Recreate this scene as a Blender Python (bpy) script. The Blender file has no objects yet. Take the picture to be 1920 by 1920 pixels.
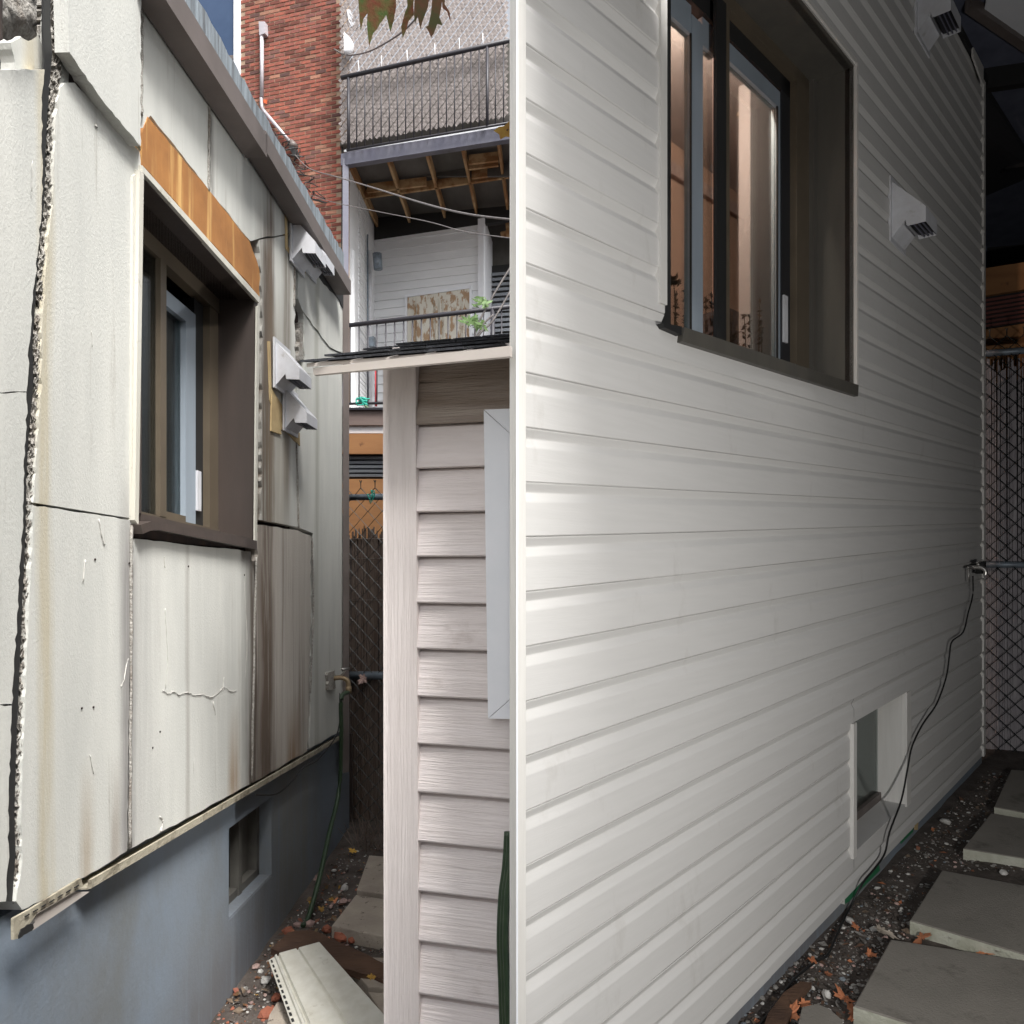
import bpy, bmesh, math, random
from mathutils import Vector, Matrix, noise
random.seed(7)
C = bpy.context.scene.collection
SC = bpy.context.scene
V = Vector
# ------------------------------------------------------------------ camera, sky, light
F, Y0 = 1400.0, 1065.0            # focal length and horizon row in the 1920 px frame
cd = bpy.data.cameras.new('camera'); cam = bpy.data.objects.new('camera', cd); C.objects.link(cam)
cam.location = (0, 0, 0); cam.rotation_euler = (math.radians(90), 0, 0)
cd.sensor_width = 36; cd.lens = 36 * F / 1920; cd.shift_y = (Y0 - 960) / 1920
cd.clip_start = .02; cd.clip_end = 1000
SC.camera = cam
w = bpy.data.worlds.new('World'); SC.world = w; w.use_nodes = True
wt = w.node_tree; bg = wt.nodes['Background']
sky = wt.nodes.new('ShaderNodeTexSky'); sky.sky_type = 'NISHITA'; sky.sun_disc = False
sky.sun_elevation = math.radians(52); sky.sun_rotation = math.radians(142); sky.dust_density = 4
hs = wt.nodes.new('ShaderNodeHueSaturation'); hs.inputs['Saturation'].default_value = .22
wt.links.new(sky.outputs[0], hs.inputs['Color']); wt.links.new(hs.outputs[0], bg.inputs[0])
bg.inputs[1].default_value = .15
sl = bpy.data.lights.new('sun', 'SUN'); sl.energy = 2.9; sl.angle = math.radians(16); sl.color = (1, .98, .955)
so = bpy.data.objects.new('sun', sl); C.objects.link(so)
so.rotation_euler = V((-.36, .45, -.82)).to_track_quat('-Z', 'Y').to_euler()
# the right-hand passage was photographed with a flash held low beside the camera
fl = bpy.data.lights.new('camera_flash', 'SPOT'); fl.energy = 74; fl.spot_size = math.radians(104); fl.spot_blend = .4
fl.shadow_soft_size = .02; fl.color = (1, .98, .955)
fo = bpy.data.objects.new('camera_flash', fl); C.objects.link(fo)
fo.location = (1.5, .1, -.36)
fo.rotation_euler = (V((1.12, 2.6, -.1)) - fo.location).to_track_quat('-Z', 'Y').to_euler()
SC.view_settings.view_transform = 'Standard'; SC.view_settings.look = 'None'
SC.view_settings.gamma = 1; SC.view_settings.use_curve_mapping = False
SC.view_settings.exposure = .94
SC.cycles.use_denoising = True
SC.cycles.max_bounces = 6; SC.cycles.transparent_max_bounces = 12

# ------------------------------------------------------------------ material helper
def mat(name, col, col2=None, sc=(3, 3, 3), lo=.35, hi=.65, rough=.7, metal=0, bump=0, bsc=(40, 40, 40), rnd=0, dirt=None, dsc=(2, 2, 2),
        dlo=.55, dhi=.75, spec=.5, stains=(), detail=5, coat=0):
    m = bpy.data.materials.new(name); m.use_nodes = True; t = m.node_tree; N = t.nodes; L = t.links
    b = N['Principled BSDF']; b.inputs['Roughness'].default_value = rough; b.inputs['Metallic'].default_value = metal
    b.inputs['Specular IOR Level'].default_value = spec
    tc = N.new('ShaderNodeTexCoord')
    oi = N.new('ShaderNodeObjectInfo')
    off = N.new('ShaderNodeVectorMath'); off.operation = 'MULTIPLY_ADD'
    cb = N.new('ShaderNodeCombineXYZ')
    for i in range(3): L.new(oi.outputs['Random'], cb.inputs[i])
    L.new(cb.outputs[0], off.inputs[0]); off.inputs[1].default_value = (7.3, 5.1, 9.7) if rnd else (0, 0, 0)
    L.new(tc.outputs['Object'], off.inputs[2])
    def nz(scale, det=5, ro=.6):
        mp = N.new('ShaderNodeMapping'); mp.inputs['Scale'].default_value = scale
        L.new(off.outputs[0], mp.inputs[0])
        n = N.new('ShaderNodeTexNoise'); n.inputs['Scale'].default_value = 1; n.inputs['Detail'].default_value = det
        n.inputs['Roughness'].default_value = ro
        L.new(mp.outputs[0], n.inputs['Vector']); return n.outputs['Fac']
    def ramp(f, lo, hi):
        r = N.new('ShaderNodeMapRange'); r.inputs[1].default_value = lo; r.inputs[2].default_value = hi
        L.new(f, r.inputs[0]); return r.outputs[0]
    def mix(fac, a, c):
        x = N.new('ShaderNodeMix'); x.data_type = 'RGBA'
        L.new(fac, x.inputs[0])
        if isinstance(a, tuple): x.inputs[6].default_value = (*a, 1)
        else: L.new(a, x.inputs[6])
        if isinstance(c, tuple): x.inputs[7].default_value = (*c, 1)
        else: L.new(c, x.inputs[7])
        return x.outputs[2]
    out = None
    if col2 is not None: out = mix(ramp(nz(sc, detail), lo, hi), col, col2)
    if dirt is not None: out = mix(ramp(nz(dsc, 8, .7), dlo, dhi), out if out is not None else col, dirt)
    for (yc, wd, strg, zlo, zhi, scol) in stains:       # stains run down the wall at one place along it
        gp = N.new('ShaderNodeNewGeometry'); sp = N.new('ShaderNodeSeparateXYZ'); L.new(gp.outputs['Position'], sp.inputs[0])
        a = N.new('ShaderNodeMath'); a.operation = 'MULTIPLY_ADD'; L.new(nz((2, 4, 1.2), 4), a.inputs[0]); a.inputs[1].default_value = wd * 1.6
        L.new(sp.outputs['Y'], a.inputs[2])
        s_ = N.new('ShaderNodeMath'); s_.operation = 'SUBTRACT'; L.new(a.outputs[0], s_.inputs[0]); s_.inputs[1].default_value = yc + wd * .8
        ab = N.new('ShaderNodeMath'); ab.operation = 'ABSOLUTE'; L.new(s_.outputs[0], ab.inputs[0])
        r1 = ramp(ab.outputs[0], wd, wd * .25)
        z1 = ramp(sp.outputs['Z'], zlo - .12, zlo + .12); z2 = ramp(sp.outputs['Z'], zhi + .15, zhi - .15)
        q = N.new('ShaderNodeMath'); q.operation = 'MULTIPLY'; L.new(r1, q.inputs[0]); L.new(z1, q.inputs[1])
        q2 = N.new('ShaderNodeMath'); q2.operation = 'MULTIPLY'; L.new(q.outputs[0], q2.inputs[0]); L.new(z2, q2.inputs[1])
        st = ramp(nz((30, 38, 1.5), 6, .7), .24, .5)
        q3 = N.new('ShaderNodeMath'); q3.operation = 'MULTIPLY'; L.new(q2.outputs[0], q3.inputs[0]); L.new(st, q3.inputs[1])
        q4 = N.new('ShaderNodeMath'); q4.operation = 'MULTIPLY'; L.new(q3.outputs[0], q4.inputs[0]); q4.inputs[1].default_value = strg
        out = mix(q4.outputs[0], out if out is not None else col, scol)
    if out is None: out = col
    if rnd:
        h = N.new('ShaderNodeHueSaturation'); r = N.new('ShaderNodeMapRange')
        r.inputs[3].default_value = 1 - rnd; r.inputs[4].default_value = 1 + rnd
        L.new(oi.outputs['Random'], r.inputs[0]); L.new(r.outputs[0], h.inputs['Value'])
        if isinstance(out, tuple): h.inputs['Color'].default_value = (*out, 1)
        else: L.new(out, h.inputs['Color'])
        out = h.outputs[0]
    if isinstance(out, tuple): b.inputs['Base Color'].default_value = (*out, 1)
    else: L.new(out, b.inputs['Base Color'])
    if bump:
        bp = N.new('ShaderNodeBump'); bp.inputs['Strength'].default_value = bump; bp.inputs['Distance'].default_value = .01
        L.new(nz(bsc, 4, .65), bp.inputs['Height']); L.new(bp.outputs[0], b.inputs['Normal'])
    return m
def glass(name, tint, gl=.12, alpha=.8):
    m = bpy.data.materials.new(name); m.use_nodes = True; t = m.node_tree; N = t.nodes; L = t.links
    N.remove(N['Principled BSDF']); o = N['Material Output']
    tr = N.new('ShaderNodeBsdfTransparent'); tr.inputs[0].default_value = (*tint, 1)
    g = N.new('ShaderNodeBsdfGlossy'); g.inputs['Roughness'].default_value = .02
    fr = N.new('ShaderNodeFresnel'); fr.inputs[0].default_value = 1.5
    mr = N.new('ShaderNodeMath'); mr.operation = 'MULTIPLY'; mr.inputs[1].default_value = gl / .04 * .35; L.new(fr.outputs[0], mr.inputs[0])
    x = N.new('ShaderNodeMixShader'); L.new(mr.outputs[0], x.inputs[0]); L.new(tr.outputs[0], x.inputs[1]); L.new(g.outputs[0], x.inputs[2])
    L.new(x.outputs[0], o.inputs[0]); return m
ST = [(2.87, .12, 1., -.9, 1.35, (.11, .085, .065)), (2.92, .06, .95, -.9, 1.5, (.14, .10, .07)), (3.12, .07, .75, .25, 1.8, (.15, .12, .09)), (3.0, .22, .45, -1.0, 1.0, (.30, .25, .18)),
      (2.73, .09, 1., -1.3, .12, (.12, .095, .075)), (1.885, .05, .85, -1.6, .14, (.19, .18, .175)), (1.93, .16, .35, -1.6, .1, (.34, .33, .32)), (2.56, .06, .9, -.84, -.60, (.27, .15, .05)), (3.2, .11, .8, -.92, -.68, (.24, .13, .05)),
      (1.72, .035, .75, -.76, -.58, (.33, .24, .14)), (1.83, .03, .8, -.76, -.6, (.26, .20, .15)), (1.575, .035, .6, -1, 1.2, (.46, .39, .24)), (2.22, .02, .6, -1.2, .1, (.30, .28, .25)), (2.38, .025, .7, .3, 1.6, (.25, .24, .22)), (2.45, .3, .3, -1.2, .0, (.36, .36, .34)), (3.55, .05, .5, -1, 1.5, (.3, .3, .24))]
MT = dict(
 foam=mat('foam', (.62, .62, .575), (.53, .535, .50), (9, 9, 1.6), .35, .7, .85, bump=.18, bsc=(190, 190, 120), dirt=(.30, .275, .23), dsc=(30, 30, 1.3), dlo=.60, dhi=.82, stains=ST),
 foam_stained=mat('foam_stained', (.53, .50, .45), (.44, .40, .35), (20, 20, 1.2), .3, .7, .85, bump=.3, bsc=(190, 190, 120), dirt=(.17, .13, .10), dsc=(30, 30, .9), dlo=.52, dhi=.75, stains=[(2.86, .10, 1., -1.2, .5, (.13, .095, .07)), ST[4], ST[7], ST[8], ST[13]]),
 foam_edge=mat('foam_edge', (.50, .48, .44), (.24, .22, .19), (110, 110, 110), .35, .7, .95, bump=1, bsc=(160, 160, 160), dirt=(.2, .15, .11), dsc=(9, 9, 5), dlo=.52, dhi=.75),
 backing=mat('backing', (.045, .028, .022), (.02, .015, .014), (20, 20, 4), rough=.95),
 foam_under=mat('foam_under', (.36, .33, .22), (.5, .48, .38), (20, 20, 20), rough=.95, bump=.8, bsc=(90, 90, 90)),
 plywood=mat('plywood', (.42, .19, .055), (.27, .115, .035), (7, 7, 7), .3, .7, .75, bump=.2, bsc=(14, 60, 14), dirt=(.60, .36, .13), dsc=(2, 14, .5), dlo=.52, dhi=.62),
 old_cream=mat('old_cream', (.42, .385, .30), (.33, .295, .22), (14, 14, 6), rough=.7, bump=.4, bsc=(60, 60, 60), dirt=(.10, .08, .055), dsc=(16, 16, 16), dlo=.5, dhi=.68),
 cream=mat('cream', (.60, .585, .52), (.52, .50, .43), (20, 20, 2), rough=.6, dirt=(.25, .21, .14), dsc=(18, 18, 18), dlo=.62, dhi=.8),
 olive=mat('olive', (.105, .098, .083), (.085, .08, .07), (10, 10, 2), rough=.5, bump=.08, bsc=(30, 30, 6), dirt=(.15, .14, .12), dsc=(30, 30, 30), dlo=.66, dhi=.78),
 basement_frame=mat('basement_frame', (.13, .125, .11), (.10, .095, .085), (9, 9, 9), rough=.8),
 navy=mat('navy', (.13, .14, .19), (.09, .10, .14), (6, 6, .8), rough=.8),
 brown=mat('brown', (.075, .058, .050), (.06, .048, .042), (10, 10, 2), rough=.45, bump=.08, bsc=(30, 30, 6), dirt=(.13, .10, .085), dsc=(30, 30, 30), dlo=.66, dhi=.78),
 bronze=mat('bronze', (.125, .10, .07), (.10, .08, .056), (5, 5, 5), rough=.4),
 alu=mat('alu', (.30, .35, .40), (.25, .29, .33), (5, 5, 1), rough=.45),
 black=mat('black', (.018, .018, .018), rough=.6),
 gutter=mat('gutter', (.15, .125, .115), (.12, .10, .09), (6, 6, 6), rough=.5, bump=.05, bsc=(30, 30, 30)),
 weathered=mat('weathered', (.25, .29, .32), (.11, .12, .13), (40, 40, 2.5), .38, .66, .85, bump=.6, bsc=(60, 60, 8), dirt=(.04, .04, .04), dsc=(50, 50, 6), dlo=.62, dhi=.7),
 concrete=mat('concrete', (.20, .245, .30), (.185, .205, .225), (2.2, 2.2, 2.2), .3, .7, .9, bump=.18, bsc=(60, 60, 60), dirt=(.15, .15, .135), dsc=(1.3, 1.6, .8), dlo=.5, dhi=.8,
    stains=[(3.35, .4, .4, -1.7, -.8, (.22, .19, .13)), (2.7, .7, .5, -1.8, -1.25, (.12, .10, .09))]),
 pvc=mat('pvc', (.66, .67, .70), (.58, .58, .60), (14, 14, 14), rough=.45, dirt=(.30, .27, .22), dsc=(12, 12, 12), dlo=.62, dhi=.8),
 dark_grille=mat('dark_grille', (.02, .021, .025), rough=.5),
 brick=mat('brick', (.26, .075, .048), (.165, .05, .037), (9, 9, 9), .35, .7, .9, bump=.5, bsc=(50, 50, 50), rnd=.45, dirt=(.12, .05, .045), dsc=(1.3, 1.3, 3), dlo=.5, dhi=.68),
 brick_pale=mat('brick_pale', (.36, .18, .12), (.30, .13, .085), (9, 9, 9), rough=.9, bump=.5, bsc=(50, 50, 50), rnd=.25),
 brick_dark=mat('brick_dark', (.12, .06, .055), (.17, .07, .055), (9, 9, 9), rough=.9, bump=.5, bsc=(50, 50, 50), rnd=.35),
 mortar=mat('mortar', (.38, .27, .19), (.28, .20, .14), (6, 6, 6), rough=.95, bump=.3, bsc=(60, 60, 60)),
 steel=mat('steel', (.12, .12, .16), (.15, .15, .185), (4, 4, 1.5), rough=.5, dirt=(.08, .075, .08), dsc=(3, 3, 3)),
 rail=mat('rail', (.035, .033, .04), rough=.5),
 slat=mat('slat', (.44, .39, .37), (.31, .27, .255), (7, 7, 7), .3, .7, .7, bump=.3, bsc=(40, 40, 40), dirt=(.14, .11, .10), dsc=(26, 26, 26), dlo=.6, dhi=.7),
 joist=mat('joist', (.30, .145, .055), (.50, .33, .17), (4, 1.2, 4), .45, .6, .8),
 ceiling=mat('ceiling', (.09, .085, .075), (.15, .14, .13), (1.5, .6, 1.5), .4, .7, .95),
 white_paint=mat('white_paint', (.84, .85, .86), (.76, .77, .78), (1, 1, 3), rough=.6),
 white_trim=mat('white_trim', (.82, .83, .86), (.78, .80, .83), (8, 8, 8), rough=.4, dirt=(.55, .56, .58), dsc=(40, 40, 40), dlo=.74, dhi=.8),
 old_door=mat('old_door', (.38, .25, .15), (.66, .63, .55), (11, 11, 5), .43, .50, .8, bump=.3, bsc=(10, 10, 20)),
 corrugated=mat('corrugated', (.34, .36, .38), (.28, .30, .33), (3, 3, 3), rough=.35, metal=.6),
 red_metal=mat('red_metal', (.20, .075, .06), (.15, .05, .045), (3, 3, 3), rough=.5),
 beam=mat('beam', (.40, .20, .08), (.28, .125, .05), (1.2, 1.2, 9), .35, .7, .75, dirt=(.14, .06, .03), dsc=(6, 6, 6), dlo=.64, dhi=.72),
 dark_board=mat('dark_board', (.22, .165, .145), (.17, .125, .11), (2, 2, 14), rough=.8),
 chain=mat('chain', (.014, .022, .021), rough=.5),
 reed_grey=mat('reed_grey', (.26, .24, .255), (.38, .36, .37), (60, 60, 3), .35, .7, .85),
 pipe=mat('pipe', (.24, .29, .34), (.15, .17, .19), (20, 20, 20), rough=.45, metal=.3),
 reed=mat('reed', (.11, .075, .055), (.19, .15, .125), (60, 60, 3), .35, .7, .85),
 shed_siding=mat('shed_siding', (.80, .735, .715), (.70, .635, .61), (2.2, 2.2, 26), .3, .7, .8, bump=.5, bsc=(6, 6, 120), rnd=.05, detail=6, spec=.2, dirt=(.55, .48, .45), dsc=(6, 6, 9), dlo=.6, dhi=.8),
 shed_post=mat('shed_post', (.74, .68, .655), (.64, .58, .555), (30, 30, 2), .3, .7, .8, bump=.45, bsc=(150, 150, 6), spec=.2),
 shed_dark_brown=mat('shed_dark_brown', (.44, .375, .325), (.24, .185, .145), (2.5, 2.5, 20), .3, .65, .6, bump=.8, bsc=(9, 9, 170)),
 shingle=mat('shingle', (.045, .047, .055), (.018, .019, .023), (120, 120, 120), .35, .65, .9, bump=1, bsc=(300, 300, 300), rnd=.4),
 fascia=mat('fascia', (.58, .53, .48), (.50, .45, .41), (3, 3, 3), rough=.5),
 siding=mat('siding', (.61, .60, .58), (.585, .576, .556), (4, 4, 60), rough=.72, bump=.07, bsc=(14, 14, 220), spec=.15, dirt=(.46, .44, .41), dsc=(6, 6, 2.5), dlo=.60, dhi=.85),
 siding_trim=mat('siding_trim', (.68, .665, .63), (.64, .625, .59), (60, 60, 3), rough=.5, bump=.2, bsc=(250, 250, 4)),
 soil=mat('soil', (.115, .095, .082), (.06, .048, .04), (9, 9, 9), .35, .65, 1, bump=1, bsc=(45, 45, 45), dirt=(.10, .08, .068), dsc=(50, 50, 50), dlo=.62, dhi=.75),
 slab=mat('slab', (.44, .38, .31), (.33, .28, .23), (7, 7, 7), .35, .7, .9, bump=.5, bsc=(70, 70, 70), dirt=(.07, .05, .04), dsc=(26, 26, 26), dlo=.6, dhi=.68),
 slab_clean=mat('slab_clean', (.255, .235, .205), (.20, .185, .16), (3, 3, 3), .3, .7, .9, bump=.4, bsc=(110, 110, 110), dirt=(.085, .07, .06), dsc=(7, 7, 7), dlo=.56, dhi=.78),
 slab_edge=mat('slab_edge', (.50, .50, .42), (.36, .36, .28), (14, 14, 14), rough=.95, bump=.6, bsc=(70, 70, 70), dirt=(.09, .08, .06), dsc=(12, 12, 30), dlo=.6, dhi=.72),
 rotten=mat('rotten', (.12, .065, .038), (.06, .032, .02), (5, 5, 14), rough=.9, bump=.7, bsc=(12, 60, 60)),
 foam_bit=mat('foam_bit', (.66, .645, .61), (.5, .48, .44), (60, 60, 60), rough=.9, rnd=.15),
 grit=mat('grit', (.34, .325, .30), (.16, .145, .13), (40, 40, 40), .4, .6, 1, bump=.5, bsc=(150, 150, 150)),
 twig_bit=mat('twig_bit', (.20, .15, .105), (.10, .07, .05), (40, 40, 40), .4, .6, 1),
 stone_pink=mat('stone_pink', (.42, .30, .26), (.30, .2, .18), (30, 30, 30), rough=.9, rnd=.3, bump=.5, bsc=(80, 80, 80)),
 terracotta=mat('terracotta', (.34, .115, .065), (.26, .09, .055), (30, 30, 30), rough=.9, rnd=.3, bump=.5, bsc=(80, 80, 80)),
 leaf_orange=mat('leaf_orange', (.48, .19, .09), (.36, .12, .05), (30, 30, 30), rough=.7, rnd=.35),
 leaf_yellow=mat('leaf_yellow', (.50, .32, .05), (.34, .17, .03), (30, 30, 30), rough=.7, rnd=.35),
 leaf_green=mat('leaf_green', (.10, .155, .035), (.26, .06, .035), (30, 30, 30), .35, .7, .6, bump=.3, bsc=(90, 90, 90)),
 leaf_red=mat('leaf_red', (.23, .075, .045), (.10, .10, .035), (12, 12, 12), .42, .62, .6),
 plant=mat('plant', (.07, .135, .035), (.12, .20, .06), (20, 20, 20), rough=.6),
 hose=mat('hose', (.025, .05, .024), (.038, .066, .032), (30, 30, 30), rough=.4),
 cable=mat('cable', (.012, .012, .012), rough=.5),
 wire=mat('wire', (.20, .18, .17), (.10, .09, .09), (30, 30, 30), rough=.5),
 chrome=mat('chrome', (.55, .53, .50), rough=.3, metal=.8),
 brass=mat('brass', (.30, .22, .13), rough=.5, metal=.4),
 tarp=mat('tarp', (.02, .16, .07), rough=.6), tarp_pale=mat('tarp_pale', (.24, .33, .20), rough=.7),
 twine=mat('twine', (.02, .33, .25), rough=.6),
 room=mat('room', (.52, .33, .25), (.46, .29, .22), (2, 2, 2), rough=.9), room_white=mat('room_white', (.44, .38, .37), (.40, .345, .335), (2, 2, 2), rough=.9),
 room_dark=mat('room_dark', (.10, .075, .075), rough=.9),
 curtain=mat('curtain', (.72, .74, .75), (.60, .62, .64), (14, 14, .6), rough=.9),
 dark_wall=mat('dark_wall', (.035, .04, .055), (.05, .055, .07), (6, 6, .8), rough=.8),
 conduit=mat('conduit', (.50, .47, .50), (.42, .40, .42), (9, 9, 9), rough=.5, metal=.2),
 orange=mat('orange', (.6, .12, .04), rough=.6), red=mat('red', (.4, .03, .04), rough=.5),
 blue_glass=mat('blue_glass', (.035, .065, .13), (.05, .085, .16), (1, 1, 1), rough=.12), glass=glass('glass', (.80, .86, .85), .06),
 glass_dark=glass('glass_dark', (.85, .9, .9), .10), ply_pale=mat('ply_pale', (.55, .42, .22), (.42, .3, .15), (10, 10, 10), rough=.9))

# ------------------------------------------------------------------ object helpers
def wloc(o): return V(o['wloc']) if o is not None and 'wloc' in o else V((0, 0, 0))
def thing(name, loc, label, cat, group=None):
    o = bpy.data.objects.new(name, None); C.objects.link(o); o.location = loc; o.empty_display_size = .1
    o['label'] = label; o['category'] = cat; o['wloc'] = list(loc)
    if group: o['group'] = group
    return o
def mk(name, vs, fs, m, parent=None, smooth=False, kind=None, mats=None, label=None):
    me = bpy.data.meshes.new(name); r = wloc(parent)
    me.from_pydata([tuple(V(v) - r) for v in vs], [], fs)
    o = bpy.data.objects.new(name, me); C.objects.link(o)
    if parent is not None: o.parent = parent; o['wloc'] = list(r)
    for q in ([m] + list(mats or [])): me.materials.append(MT[q])
    bm = bmesh.new(); bm.from_mesh(me); bmesh.ops.recalc_face_normals(bm, faces=bm.faces); bm.to_mesh(me); bm.free()
    if smooth:
        for p in me.polygons: p.use_smooth = True
    if kind: o['kind'] = kind
    if label: o['label'] = label
    return o
def tag(o, label, cat, group=None):
    o['label'] = label; o['category'] = cat
    if group: o['group'] = group
    return o
class MB:
    def __init__(s): s.v = []; s.f = []; s.mi = []
    def prism(s, pts, ext, mi=0):
        ext = V(ext); n = len(pts); b = len(s.v)
        s.v += [V(p) for p in pts] + [V(p) + ext for p in pts]
        s.f += [list(range(b, b + n)), list(range(b + 2 * n - 1, b + n - 1, -1))]
        for i in range(n):
            j = (i + 1) % n; s.f.append([b + i, b + j, b + n + j, b + n + i])
        s.mi += [mi] * (n + 2)
    def box(s, p, a, b, c, mi=0):
        p, a, b, c = V(p), V(a), V(b), V(c); s.prism([p, p + a, p + a + b, p + b], c, mi)
    def quad(s, *pts, mi=0):
        b = len(s.v); s.v += [V(p) for p in pts]; s.f.append(list(range(b, b + len(pts)))); s.mi.append(mi)
    def tube(s, pts, r, n=8, mi=0, caps=True):
        pts = [V(p) for p in pts]; b = len(s.v); up = V((.13, .21, .97)).normalized()
        for i, p in enumerate(pts):
            d = (pts[min(i + 1, len(pts) - 1)] - pts[max(i - 1, 0)]).normalized()
            u = d.cross(up)
            if u.length < .05: u = d.cross(V((1, .1, 0)))
            u.normalize(); v2 = d.cross(u); rr = r[i] if isinstance(r, (list, tuple)) else r
            for k in range(n):
                a = 2 * math.pi * k / n; s.v.append(p + u * (rr * math.cos(a)) + v2 * (rr * math.sin(a)))
        for i in range(len(pts) - 1):
            for k in range(n):
                k2 = (k + 1) % n; s.f.append([b + i * n + k, b + i * n + k2, b + (i + 1) * n + k2, b + (i + 1) * n + k]); s.mi.append(mi)
        if caps:
            s.f.append([b + k for k in range(n)][::-1]); s.f.append([b + (len(pts) - 1) * n + k for k in range(n)]); s.mi += [mi, mi]
    def build(s, name, m, parent=None, smooth=False, kind=None, mats=None, label=None):
        o = mk(name, s.v, s.f, m, parent, smooth, kind, mats, label)
        if mats:
            for p, i in zip(o.data.polygons, s.mi): p.material_index = i
        return o
def spl(pts, n=6):      # smooth polyline through points
    pts = [V(p) for p in pts]; out = []
    for i in range(len(pts) - 1):
        p0, p1, p2, p3 = pts[max(i - 1, 0)], pts[i], pts[i + 1], pts[min(i + 2, len(pts) - 1)]
        for k in range(n):
            t = k / n
            out.append(.5 * ((2 * p1) + (p2 - p0) * t + (2 * p0 - 5 * p1 + 4 * p2 - p3) * t * t + (3 * p1 - p0 - 3 * p2 + p3) * t ** 3))
    return out + [pts[-1]]
def tube(name, pts, r, m, parent=None, n=8, smooth=True, kind=None):
    b = MB(); b.tube(pts, r, n); return b.build(name, m, parent, smooth, kind)
def prism(name, pts, ext, m, parent=None, kind=None, label=None):
    b = MB(); b.prism(pts, ext); return b.build(name, m, parent, False, kind, None, label)
def ray(px, py): return V(((px - 960) / F, 1, (Y0 - py) / F))
def P(px, py, Y): return ray(px, py) * Y
class Wall:            # a vertical wall X = c + k*Y, courses climbing s per metre of Y
    def __init__(s, c, k, sl=0):
        s.c, s.k, s.sl = c, k, sl; s.n = V((1, -k, 0)).normalized(); s.a = V((k, 1, sl)).normalized()
    def Y(s, px, off=0):
        L = math.sqrt(1 + s.k * s.k); return (s.c + off * L) / ((px - 960) / F - s.k)
    def S(s, px, off=0): return s.Y(px, off) - s.n.y * off
    def at(s, px, py, off=0): return ray(px, py) * s.Y(px, off)
    def v(s, px, py, off=0):
        p = s.at(px, py, off); return p.z - s.sl * (p.y - s.n.y * off)
    def pt(s, px, v, off=0):
        Y = s.Y(px, off); return V(((px - 960) / F * Y, Y, v + s.sl * (Y - s.n.y * off)))
    def rect(s, px0, px1, v0, v1, off=0, d=.02, opx=None):   # box face; px measured on the face at off
        a, b, c, e = s.pt(px0, v0, off), s.pt(px1, v0, off), s.pt(px1, v1, off), s.pt(px0, v1, off)
        return [a, b, c, e], -s.n * d
LW = Wall(-1.028, .0286, -.0464)
RW = Wall(-1.559, .938, .0693)
class Front:           # a wall facing us, parallel to the shed front: passes (x0,y0), runs along e
    def __init__(s, x0, y0, e=(1, -.277)):
        s.p = V((x0, y0, 0)); s.e = V((e[0], e[1], 0)).normalized(); s.n = V((s.e.y, -s.e.x, 0))
    def at(s, px, py, off=0):
        d = ray(px, py); t = s.n.dot(s.p + s.n * off) / s.n.dot(d); return d * t
def face(fr, pts, th, name, m, parent, off=0, kind=None, label=None):      # outline traced on a wall, given thickness
    return prism(name, [fr.at(x, y, off) for x, y in pts], -fr.n * th, m, parent, kind, label)
def jag(pts, step=14, amp=2.0, keep=()):
    out = []
    for i in range(len(pts)):
        a, b = V((*pts[i], 0)), V((*pts[(i + 1) % len(pts)], 0)); L = (b - a).length
        n = max(1, int(L / step)); out.append((a.x, a.y))
        if i in keep: continue
        d = (b - a).normalized(); q = V((-d.y, d.x, 0))
        for k in range(1, n):
            p = a.lerp(b, k / n) + q * random.uniform(-amp, amp); out.append((p.x, p.y))
    return out
def gz(x, y): return -1.5 + .069 * max(0, y - 2.5) * min(1, max(0, (x - .4) / .6)) + .010 * noise.noise(V((x * 3, y * 3, 0)))
def G(px, py, h=0):
    d = ray(px, py); t = 3
    for _ in range(30):
        z = gz(d.x * t, t) + h; t = z / d.z if d.z else 3
    return d * t
UP = V((0, 0, 1))

# ------------------------------------------------------------------ ground
vs, fs = [], []
xs = [-200, -60, -15, -5] + [-3 + .12 * i for i in range(84)] + [8, 15, 60, 200]
ys = [-200, -60, -10, -2, 0, 1] + [1.4 + .1 * i for i in range(62)] + [9, 12, 20, 60, 300]
for y in ys:
    for x in xs:
        vs.append((x, y, gz(x, y) + .012 * noise.noise(V((x * 9, y * 9, 4))) if -4 < x < 8 and 1 < y < 9 else gz(x, min(y, 8)) if abs(x) < 10 else -1.5))
W_ = len(xs)
for j in range(len(ys) - 1):
    for i in range(W_ - 1): fs.append([j * W_ + i, j * W_ + i + 1, (j + 1) * W_ + i + 1, (j + 1) * W_ + i])
mk('ground', vs, fs, 'soil', kind='structure', smooth=True)

# ------------------------------------------------------------------ LEFT HOUSE (stripped foam cladding)
H1 = thing('old_house', LW.at(640, 1590), 'old house with stained cream foam insulation boards and blue-grey foundation', 'house')
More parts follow.
